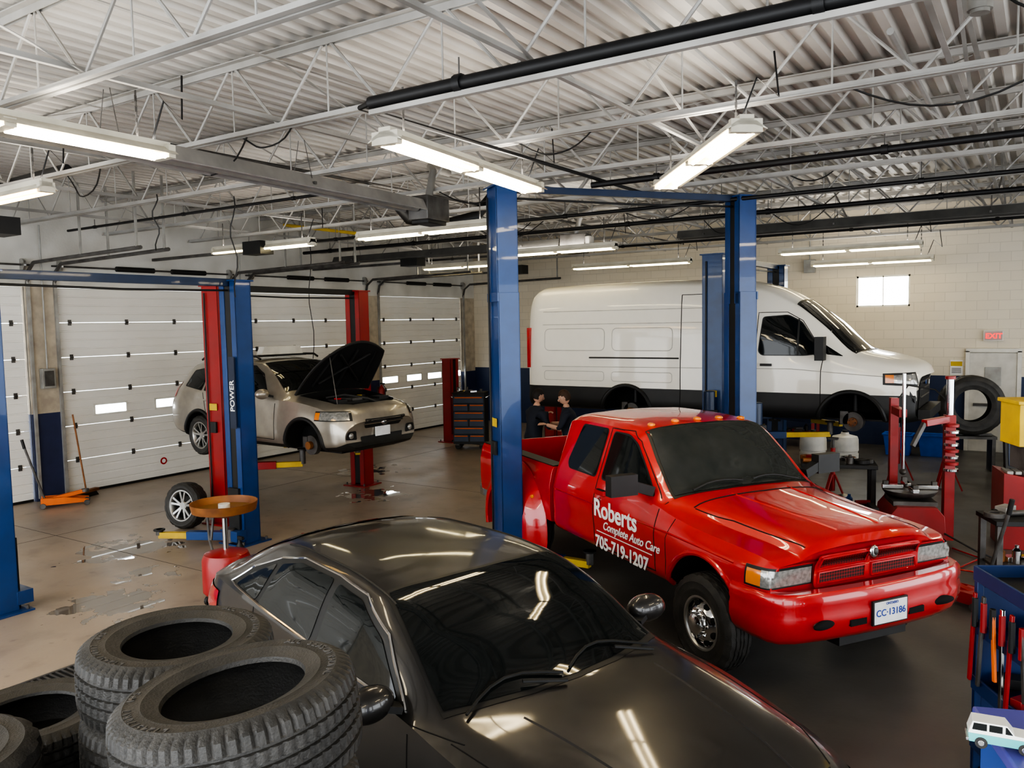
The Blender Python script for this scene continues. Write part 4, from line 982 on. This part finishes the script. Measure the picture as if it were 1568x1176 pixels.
for sx in (-1,1):
    for sy in (-1,1): mb.box((sx*(cw/2-.02),sy*(cdp/2-.02),.72),(.04,.04,1.26),cb); mb.cyl((sx*(cw/2-.05),sy*(cdp/2-.05)-.02,.06),(sx*(cw/2-.05),sy*(cdp/2-.05)+.02,.06),.06,rubber,n=16)
rn=random.Random(4)
for i in range(9):
    xx=-cw*.42+i*cw*.105; c=[red_lift,steel,orange,chrome][i%4]
    mb.bar((xx,-cdp/2-.03,ch-.05-.08*rn.random()),(xx+rn.uniform(-.06,.06),-cdp/2-.03,.55+.3*rn.random()),.028,.018,c); mb.cyl((xx,-cdp/2-.03,ch-.10),(xx,-cdp/2-.03,ch-.28),.018,red_lift if i%2 else blackp,n=8)
for i in range(5):
    yy=-cdp*.4+i*.11; mb.bar((-cw/2-.02,yy,ch-.1),(-cw/2-.02,yy+rn.uniform(-.05,.05),.6),.02,.03,[orange,steel,red_lift,steel,orange][i])
for z in (.28,.65,1.01,ch+.02):
    for i in range(7):
        c=rn.choice([red_lift,steel,blackp,orange,chrome,galv]); xx=rn.uniform(-.38,.38);yy=rn.uniform(-.18,.18)
        mb.box((xx,yy,z+.04),(rn.uniform(.08,.2),rn.uniform(.05,.12),.06),c,(0,0,rn.random()*3))
mb.obj('cart',e,bevel=.004)
e=EMPTY('storage_cabinet',(.12,1.98,0),math.radians(20)); mb=MB(); mb.box((0,0,.985),(.34,.34,1.97),MAT('cabinet_blue',(.03,.08,.30),.4)); mb.box((0,0,1.985),(.37,.37,.03),MAT('cabinet_violet',(.08,.08,.32),.4)); mb.box((0,-.175,1.0),(.30,.012,1.6),blue_dark); mb.box((.1,-.19,1.1),(.02,.02,.15),chrome); mb.obj('body',e,bevel=.006)
def toy():
    e=EMPTY('toy_truck',(-.05,1.91,2.001),math.radians(8)); tq=MAT('toy_turquoise',(.10,.42,.42),.3,0,.8); wt=MAT('toy_white',(.8,.8,.76),.3,0,.8); mb=MB()
    mb.prism([(-.062,.012),(.060,.012),(.064,.030),(-.064,.030)],'y',-.022,.022,tq)
    mb.prism([(-.064,.030),(.064,.030),(.060,.036),(.020,.038),(.006,.056),(-.056,.056),(-.062,.036)],'y',-.021,.021,wt)
    mb.prism([(.017,.038),(.006,.053),(.003,.053),(.003,.038)],'y',-.0215,.0215,glass); mb.prism([(-.002,.038),(-.002,.053),(-.026,.053),(-.026,.038)],'y',-.0215,.0215,glass); mb.prism([(-.030,.038),(-.030,.053),(-.054,.053),(-.057,.038)],'y',-.0215,.0215,glass)
    for x in (-.04,.038):
        for s in (-1,1): mb.cyl((x,s*.017,.012),(x,s*.0235,.012),.012,rubber,n=16); mb.cyl((x,s*.0235,.012),(x,s*.0245,.012),.006,chrome,n=12)
    mb.box((.065,0,.016),(.005,.044,.006),chrome); mb.box((-.065,0,.016),(.005,.044,.006),chrome)
    mb.obj('body',e,bevel=.0012)
    e.scale=(1.0,1.0,1.0)
toy()
def changer():
    e=EMPTY('tire_changer',(-1.35,11.05,0),math.radians(20)); mb=MB()
    mb.prism([(-.34,.0),(.34,.0),(.30,.50),(.22,.60),(-.22,.60),(-.30,.50)],'y',-.40,.35,red_lift); mb.box((0,-.05,.62),(.5,.5,.06),steel); mb.rev([(0,.64),(.10,.64),(.28,.69),(.31,.73),(.32,.75),(0,.75)],steel,n=24)
    for i in range(4): a=i*pi/2; mb.bar((.08*math.cos(a),.08*math.sin(a),.78),(.32*math.cos(a),.32*math.sin(a),.78),.07,.05,chrome); mb.box((.28*math.cos(a),.28*math.sin(a),.82),(.06,.06,.06),steel,(0,0,a))
    mb.box((-.1,.45,1.0),(.10,.10,1.7),red_lift); mb.bar((-.1,.45,1.70),(-.1,-.05,1.70),.09,.10,red_lift); mb.cyl((-.1,-.08,1.0),(-.1,-.08,2.20),.022,chrome); mb.ell((-.1,-.08,.98),(.04,.07,.04),steel)
    mb.box((.52,.30,.85),(.12,.12,1.6),red_lift); mb.bar((.52,.30,1.6),(.15,-.02,1.58),.08,.08,red_lift); mb.bar((.15,-.02,1.58),(.0,-.1,1.3),.05,.05,steel)
    mb.cyl((.52,.30,1.6),(.52,.30,2.12),.045,chrome); mb.cyl((.52,.30,2.1),(.52,.30,2.14),.06,red_lift)
    for i in range(8): mb.cyl((.52,.20,.95+i*.08),(.52,.20,.985+i*.08),.085,red_lift if i%2 else chrome,n=18)
    mb.box((-.45,-.15,.40),(.08,.32,.32),blackp); mb.bar((0,-.40,.12),(0,-.70,.06),.10,.04,blackp); mb.bar((.2,-.40,.12),(.2,-.67,.06),.10,.04,blackp)
    mb.tube([(-.1,.45,1.75),(.1,.6,2.0),(.4,.5,1.95),(.52,.35,1.8)],.012,blackp,6); mb.tube([(.3,-.4,.3),(.6,-.6,.15),(.9,-.5,.02),(1.3,-.9,.015),(1.7,-.6,.015)],.012,blackp,6)
    mb.tube([(.5,.0,.02),(.7,-.4,.018),(.3,-.9,.018),(.9,-1.2,.018),(1.4,-.8,.018)],.012,redlens,6)
    mb.obj('machine',e,bevel=.01)
changer()
def balancer():
    e=EMPTY('wheel_balancer',(-.15,11.9,0),math.radians(15)); mb=MB()
    mb.prism([(-.30,0),(.30,0),(.26,.85),(-.30,.95)],'y',-.3,.3,red_lift); mb.box((0,.05,1.15),(.45,.10,.40),blackp,(-.2,0,0)); mb.box((0,-.01,1.15),(.38,.01,.30),blue_dark,(-.2,0,0))
    mb.cyl((.25,-.05,.75),(.62,-.05,.75),.03,chrome); mb.rev([(0,0),(.06,.0),(.16,.05),(.06,.12),(0,.12)],steel,Matrix.Translation((.35,-.05,.75))@Matrix.Rotation(pi/2,4,'Y'),n=20)
    pts=[(.45,.28,.45),(.45,.42,.9),(.45,.3,1.3),(.45,0,1.42),(.45,-.25,1.25)]; mb.tube(pts,.02,steel,8); 
    for i in range(9):
        a=.2+i*.28; mb.bar((.30,-.05+.45*math.cos(a),.80+.45*math.sin(a)),(.30,-.05+.45*math.cos(a+.28),.80+.45*math.sin(a+.28)),.28,.01,red_lift)
    for i in range(6): mb.box((-.22+i*.09,-.1,.95),(.07,.3,.04),galv)
    mb.obj('machine',e,bevel=.008)
balancer()
def bench(name,x,y,rz,w,d,h,top,leg,seed):
    rn=random.Random(seed); e=EMPTY(name,(x,y,0),rz); mb=MB(); mb.box((0,0,h-.03),(w,d,.05),top); mb.box((0,0,h*.35),(w-.1,d-.1,.03),leg)
    for sx in (-1,1):
        for sy in (-1,1): mb.box((sx*(w/2-.05),sy*(d/2-.05),h/2-.03),(.06,.06,h-.06),leg)
    cs=[red_lift,steel,blackp,yellow,chrome,blue_lift,white_body,brown,galv,steel,blackp]
    for zb in (h-.005,h*.35+.015):
        for i in range(int(w*11)):
            xx=rn.uniform(-w*.43,w*.43);yy=rn.uniform(-d*.33,d*.33); c=rn.choice(cs); k=rn.randint(0,3); hh=rn.uniform(.08,.22)
            if k==0: mb.rev([(0,0),(.045,0),(.045,hh*.7),(.02,hh*.85),(.02,hh),(0,hh)],c,Matrix.Translation((xx,yy,zb)),n=12)
            elif k==1: mb.box((xx,yy,zb+hh*.3),(.2,.12,hh*.6),c,(0,0,rn.random()*3))
            elif k==2: mb.cyl((xx-.1,yy,zb+.03),(xx+.1,yy+.05,zb+.03),.03,c)
            else: mb.rev([(.05,0),(.10,0),(.10,.05),(.05,.05)],c,Matrix.Translation((xx,yy,zb)),n=18,closed=True)
    mb.obj('bench_and_parts',e,bevel=.004); return e
bench('work_table',-2.30,11.55,math.radians(15),.95,.55,.95,blackp,blackp,3)
bench('workbench',1.6,18.9,0,3.2,.7,.95,steel,blue_dark,5)
bench('workbench',1.3,12.6,math.radians(80),2.4,.7,.95,steel,blackp,11)
bench('workbench',-5.2,18.9,0,2.0,.6,.9,steel,red_lift,8)
bench('parts_rack',-.05,9.9,math.radians(25),.9,.5,.80,blackp,steel,21)
bench('parts_rack',-.15,18.2,0,.9,.6,.60,steel,blackp,22)
e=EMPTY('tractor_tire',(-1.10,17.3,0),math.radians(15)); mb=MB(); tyre(mb,Matrix.Rotation(pi/2,4,'X'),.56,.34,.30,60); mb.obj('tire',e,Matrix.Translation((0,.0,1.22)))
mb=MB()
for s in (-1,1): mb.box((s*.35,0,.33),(.06,.4,.66),steel); mb.bar((s*.35,0,.66),(s*.12,0,.66),.06,.06,steel)
mb.box((0,0,.63),(.8,.42,.05),steel); mb.obj('rack',e)
stack(.75,16.6,5,.36,.23,.2,seg=48); stack(.0,15.6,3,.36,.23,.2,seg=48); stack(.4,14.6,4,.36,.23,.2,seg=48)
for (x,y) in ((-3.75,16.5),(-3.2,16.7)):
    e=EMPTY('white_barrel',(x,y,0)); mb=MB(); mb.rev([(0,0),(.22,0),(.25,.04),(.255,.25),(.24,.26),(.24,.30),(.255,.31),(.25,.52),(.23,.58),(.08,.62),(.07,.66),(0,.66)],white_body,n=26); mb.cyl((0,0,.66),(0,0,.70),.05,blackp); mb.obj('drum',e)
for (x,y) in ((-2.50,18.6),(-1.85,18.7)):
    e=EMPTY('recycling_bin',(x,y,0)); mb=MB(); bl=MAT('bin_blue',(.01,.12,.55),.4)
    vs=[];pr=[(.22,.0),(.27,.42),(.295,.42),(.295,.45),(.27,.45),(.255,.445),(.21,.02)]
    for r,z in pr:
        for sx,sy in ((-1,-.75),(1,-.75),(1,.75),(-1,.75)): vs.append((sx*r,sy*r,z))
    n=len(pr); fs=[(i*4+j,i*4+(j+1)%4,(i+1)*4+(j+1)%4,(i+1)*4+j) for i in range(n-1) for j in range(4)]+[(0,1,2,3),tuple(4*(n-1)+j for j in range(4))]
    mb.add(vs,fs,bl); mb.obj('bin',e,bevel=.006)
e=EMPTY('yellow_lubricant_cabinet',(-.02,7.75,0),math.radians(25)); mb=MB()
mb.box((0,0,2.02),(.42,.34,.34),yellow); mb.box((0,0,2.20),(.46,.38,.03),yellow); mb.box((0,-.175,2.02),(.30,.01,.22),MAT('label_green',(.05,.25,.08),.5)); mb.cyl((0,0,.05),(0,0,1.85),.035,steel); mb.box((0,0,.03),(.5,.5,.06),steel); mb.box((0,0,1.75),(.3,.25,.2),steel)
mb.tube([(.1,-.1,1.85),(.15,-.3,1.5),(.0,-.3,1.1),(-.1,-.2,1.4),(-.05,-.1,1.8)],.012,blackp,6); mb.obj('cabinet_on_stand',e,bevel=.008)
def jack(x,y,rz,mat):
    e=EMPTY('floor_jack',(x,y,0),rz); mb=MB()
    for s in (-1,1): mb.prism([(-.35,.05),(.35,.05),(.35,.10),(.0,.16),(-.35,.17)],'y',s*.13-.008,s*.13+.008,mat)
    mb.box((-.2,0,.11),(.25,.24,.1),mat); mb.bar((-.2,0,.13),(.3,0,.22),.08,.06,mat); mb.cyl((.3,0,.2),(.3,0,.25),.06,steel); mb.cyl((-.3,0,.15),(-.55,0,1.05),.018,steel); mb.cyl((-.54,0,1.0),(-.57,0,1.15),.024,blackp)
    for x_ in (-.32,.32):
        for s in (-1,1): mb.cyl((x_,s*.11,.045),(x_,s*.17,.045),.045,steel)
    mb.obj('jack',e,bevel=.004)
jack(-13.6,7.05,math.radians(60),orange); jack(-4.6,11.35,math.radians(30),red_lift); jack(-.7,9.2,math.radians(150),red_lift)
for (x,y) in ((-2.1,15.6),(-2.6,12.7),(-1.3,15.0)):
    e=EMPTY('tall_jack_stand',(x,y,0)); mb=MB()
    for i in range(3): a=i*2*pi/3; mb.bar((.25*math.cos(a),.25*math.sin(a),.02),(.03*math.cos(a),.03*math.sin(a),.55),.05,.02,red_lift)
    mb.cyl((0,0,.3),(0,0,.95),.035,red_lift); mb.cyl((0,0,.9),(0,0,1.08),.022,steel); mb.box((0,0,1.09),(.14,.08,.03),steel); mb.obj('stand',e)
e=EMPTY('push_broom',(-13.95,7.6,0),.3); mb=MB(); mb.cyl((0,0,.1),(-.2,0,1.45),.014,brown); mb.box((.0,0,.10),(.09,.5,.05),brown); mb.box((0,0,.04),(.08,.48,.08),blackp,taper=.8); mb.obj('broom',e)
e=EMPTY('fire_extinguisher',(-14.05,15.35,.9)); mb=MB(); mb.rev([(0,0),(.08,0),(.085,.03),(.085,.38),(.05,.45),(.03,.47),(.03,.5),(0,.5)],red_lift,n=20); mb.box((.03,0,.53),(.14,.03,.04),blackp); mb.tube([(.05,0,.5),(.12,0,.42),(.11,0,.15)],.012,blackp); mb.box((-.1,0,.3),(.04,.1,.3),steel); mb.obj('cylinder',e)
e=EMPTY('door_6',(-.87,YB-.0,0)); mb=MB(); mb.box((0,-.03,1.05),(.86,.05,2.1),MAT('door_cream',(.62,.60,.55),.5))
for s in (-1,1): mb.box((s*.47,-.03,1.07),(.08,.09,2.14),white_body)
mb.box((0,-.03,2.15),(1.02,.09,.08),white_body); mb.box((0,-.07,1.0),(.70,.03,.06),steel); mb.cyl((.36,-.06,1.05),(.36,-.13,1.05),.03,chrome); mb.box((0,-.062,1.6),(.3,.01,.4),galv); mb.obj('leaf_and_frame',e,bevel=.004)
e=EMPTY('exit_sign',(-.88,YB-.045,2.46)); mb=MB(); mb.box((0,0,0),(.36,.07,.22),white_body); mb.box((0,-.037,0),(.32,.005,.18),MAT('exit_backing',(.50,.34,.32),.4)); mb.obj('housing',e,bevel=.006)
TEXT('EXIT',.15,MAT('exit_red',(.9,.01,.01),.4,es=1.2,col2=(.9,.01,.01)),Matrix.Translation((-.145,-.042,-.055))@Matrix.Rotation(pi/2,4,'X'),e,'lettering',off=.02)
e=EMPTY('safety_notice',(-1.55,YB-.01,1.78)); mb=MB(); mb.box((0,0,0),(.24,.01,.32),white_text); mb.box((0,-.007,.08),(.22,.004,.10),yellow); 
for i in range(4): mb.box((0,-.007,-.02-.03*i),(.18,.004,.012),blackp)
mb.obj('sheet',e)
for i,(x,z) in enumerate(((-4.6,4.1),(.8,4.2))):
    e=EMPTY('wall_conduit_box',(x,YB-.06,z)); mb=MB(); mb.box((0,0,0),(.25,.12,.3),galv); mb.cyl((0,0,.15),(0,0,ZC-z),.016,galv,n=8); mb.obj('box',e,bevel=.004)
for (y,z) in ((11.3,1.9),(7.22,2.1)):
    e=EMPTY('electrical_box',(XL+.09,y,z)); mb=MB(); mb.box((0,0,0),(.10,.22,.34),galv); mb.cyl((0,0,.17),(0,0,2.6),.014,galv,n=8); mb.box((.055,0,0),(.01,.16,.26),steel); mb.obj('box',e,bevel=.003)
mb=MB()
for (x,y,z1) in ((-8.8,6.9,3.3),(.4,9.8,1.0),(-12.9,12.0,1.6),(-9.4,6.2,3.9)):
    pts=[(x+.03*math.sin(i*1.3),y+.03*math.cos(i*.9),4.6-(4.6-z1)*i/10) for i in range(11)]; mb.tube(pts,.008,blackp,6)
rk=random.Random(31)
for k in range(26):
    x=rk.uniform(-12,4);y=rk.choice(JY[3:10]); L=rk.uniform(.5,1.5); dp=rk.uniform(.10,.32)
    mb.tube([(x+L*i/10,y+.03+.02*math.sin(i),ZB+.02-dp*math.sin(pi*i/10)) for i in range(11)],.008,blackp,6)
mb.obj('hanging_air_hoses_and_cables')
for i,(x,y) in enumerate(((-8.3,6.4),(-7.7,6.9),(-7.4,6.5))):
    e=EMPTY('spray_bottle',(x,y,0)); mb=MB(); c=[blackp,red_lift,blackp][i]; mb.rev([(0,0),(.05,0),(.055,.03),(.055,.18),(.02,.24),(.02,.28),(0,.28)],c,n=16); mb.box((.02,0,.30),(.09,.03,.04),c); mb.cyl((.06,0,.30),(.08,0,.30),.01,c); mb.obj('bottle',e)
# ------------------------------------------------------------------ PEOPLE
skin=MAT('skin',(.55,.33,.24),.5); shirt=MAT('navy_work_shirt',(.016,.020,.034),.8,bump=.3,bscale=20); trousers=MAT('dark_trousers',(.02,.02,.025),.85); hair=MAT('brown_hair',(.06,.028,.014),.7,bump=.5,bscale=80); boot=MAT('boot_leather',(.02,.014,.01),.6); eyew=MAT('eye_white',(.8,.8,.78),.3)
def person(x,y,rz,pose,hairc=hair):
    e=EMPTY('mechanic_person',(x,y,0),rz)
    J={'pel':((0,0,.94),.15),'wst':((.02,0,1.08),.135),'chest':((.06,0,1.26),.16),'uch':((.08,0,1.40),.13),'nk':((.09,0,1.49),.058),'nk2':((.10,0,1.56),.055)}
    E=[('pel','wst'),('wst','chest'),('chest','uch'),('uch','nk'),('nk','nk2')]
    for s,n in ((1,'l'),(-1,'r')):
        J['sh'+n]=((.07,s*.17,1.40),.075); J['el'+n]=(pose['el'+n],.047); J['wr'+n]=(pose['wr'+n],.030)
        J['hp'+n]=((0,s*.10,.88),.105); J['kn'+n]=((.04,s*.12,.50),.065); J['an'+n]=((0,s*.13,.10),.045); J['to'+n]=((.16,s*.15,.05),.04)
        E+=[('uch','sh'+n),('sh'+n,'el'+n),('el'+n,'wr'+n),('pel','hp'+n),('hp'+n,'kn'+n),('kn'+n,'an'+n),('an'+n,'to'+n)]
    K=list(J); me=bpy.data.meshes.new('skeleton'); me.from_pydata([J[k][0] for k in K],[(K.index(a),K.index(b)) for a,b in E],[])
    o=bpy.data.objects.new('sk',me); SC.objects.link(o); o.modifiers.new('s','SKIN'); sd=o.modifiers.new('u','SUBSURF'); sd.levels=2; sd.render_levels=2
    for i,k in enumerate(K):
        d=me.skin_vertices[0].data[i]; r=J[k][1]; d.radius=(r,r*1.0) if k not in('pel','wst','chest','uch') else (r*.85,r*1.15); d.use_root=(i==0)
    bpy.context.view_layer.update()
    nm=bpy.data.meshes.new_from_object(o.evaluated_get(bpy.context.evaluated_depsgraph_get())); bpy.data.objects.remove(o)
    for m_ in (shirt,trousers,skin,boot): nm.materials.append(m_)
    for p in nm.polygons:
        c=p.center; k=0
        if c.z<.97: k=1
        if c.z<.13: k=3
        if c.z>1.50 and abs(c.y)<.09: k=2
        for n in 'lr':
            el=Vector(J['el'+n][0]);wr=Vector(J['wr'+n][0]); d=wr-el; t=(c-el).dot(d)/d.length_squared
            if t>.12 and (c-(el+d*min(t,1))).length<.09: k=2
        p.material_index=k; p.use_smooth=True
    b=bpy.data.objects.new('body',nm); SC.objects.link(b); b.parent=e
    HM=Matrix.Translation((.125,0,1.655))@Euler((0,pose.get('nod',.15),pose.get('turn',0))).to_matrix().to_4x4(); vs=[];nu,nv=28,20
    for i in range(nv+1):
        p=-pi/2+pi*i/nv
        for j in range(nu):
            t=2*pi*j/nu; cx=math.cos(p)*math.cos(t);cy=math.cos(p)*math.sin(t);cz=math.sin(p)
            X=.098*cx;Y=.076*cy;Z=.118*cz
            if cz<0: Y*=1+.28*cz; X*=1+.10*cz; X+=.012*(-cz)
            if cx>.93 and -.35<cz<.15: X+=.022*(1-abs(cz+.18)/.35)*max(0,(cx-.93)/.07)
            vs.append((X,Y,Z))
    mb=MB(); mb.add(vs,[(i*nu+j,i*nu+(j+1)%nu,(i+1)*nu+(j+1)%nu,(i+1)*nu+j) for i in range(nv) for j in range(nu)],skin,HM)
    mb.ell((.106,0,-.018),(.016,.012,.022),skin,HM,12,8); mb.ell((.093,0,-.060),(.010,.024,.007),MAT('lips',(.42,.17,.14),.5),HM,12,6)
    for s in (-1,1):
        mb.ell((.082,s*.030,.006),(.012,.014,.009),eyew,HM,12,8); mb.ell((.092,s*.030,.006),(.004,.006,.006),dark,HM,8,6); mb.ell((.090,s*.030,.024),(.008,.019,.004),hairc,HM,10,5)
        mb.ell((-.005,s*.076,-.008),(.018,.009,.030),skin,HM,12,8)
    vs2=[]
    for i in range(nv+1):
        p=-pi/2+pi*i/nv
        for j in range(nu):
            t=2*pi*j/nu; cx=math.cos(p)*math.cos(t);cy=math.cos(p)*math.sin(t);cz=math.sin(p)
            k=1.07
            vs2.append((.098*cx*k-.010,.078*cy*k,.118*cz*k+.010))
    fs=[]
    for i in range(nv):
        for j in range(nu):
            c=sum((Vector(vs2[q]) for q in (i*nu+j,(i+1)*nu+(j+1)%nu)),Vector())/2
            if c.z>.045 or (c.x<-.015 and c.z>-.065) or (c.x<.03 and c.z>.02): fs.append((i*nu+j,i*nu+(j+1)%nu,(i+1)*nu+(j+1)%nu,(i+1)*nu+j))
    mb.add(vs2,fs,hairc,HM); mb.obj('head',e,recalc=False)
    mb=MB()
    for n,s in (('l',1),('r',-1)):
        wr=Vector(J['wr'+n][0]);el=Vector(J['el'+n][0]); d=(wr-el).normalized(); sd=d.cross(Vector((0,0,1))).normalized()*(1); up=sd.cross(d)
        pc=wr+d*.05; Mh=Matrix((d,sd,up)).transposed().to_4x4(); Mh.translation=pc
        mb.ell((0,0,0),(.055,.042,.016),skin,Mh,14,10)
        for i,(yo,l) in enumerate(((-.03,.060),(-.010,.070),(.010,.066),(.028,.052))):
            mb.tube([(.040,yo,0),(.040+l*.5,yo,-.006),(.040+l*.80,yo,-.026),(.040+l*.9,yo,-.045)],.0085,skin,8,Mh)
        mb.tube([(-.01,-s*.035,-.004),(.02,-s*.062,-.012),(.05,-s*.068,-.022)],.010,skin,8,Mh)
    mb.obj('hands',e)
person(-6.52,11.72,math.radians(200),{'ell':(.16,.30,1.17),'elr':(.16,-.30,1.17),'wrl':(.40,.18,1.22),'wrr':(.40,-.18,1.20),'nod':.35,'turn':.1})
person(-7.22,11.62,math.radians(70),{'ell':(.14,.30,1.16),'elr':(.10,-.30,1.14),'wrl':(.38,.16,1.30),'wrr':(.34,-.20,1.10),'nod':.3,'turn':-.3},MAT('dark_hair',(.015,.010,.008),.7))
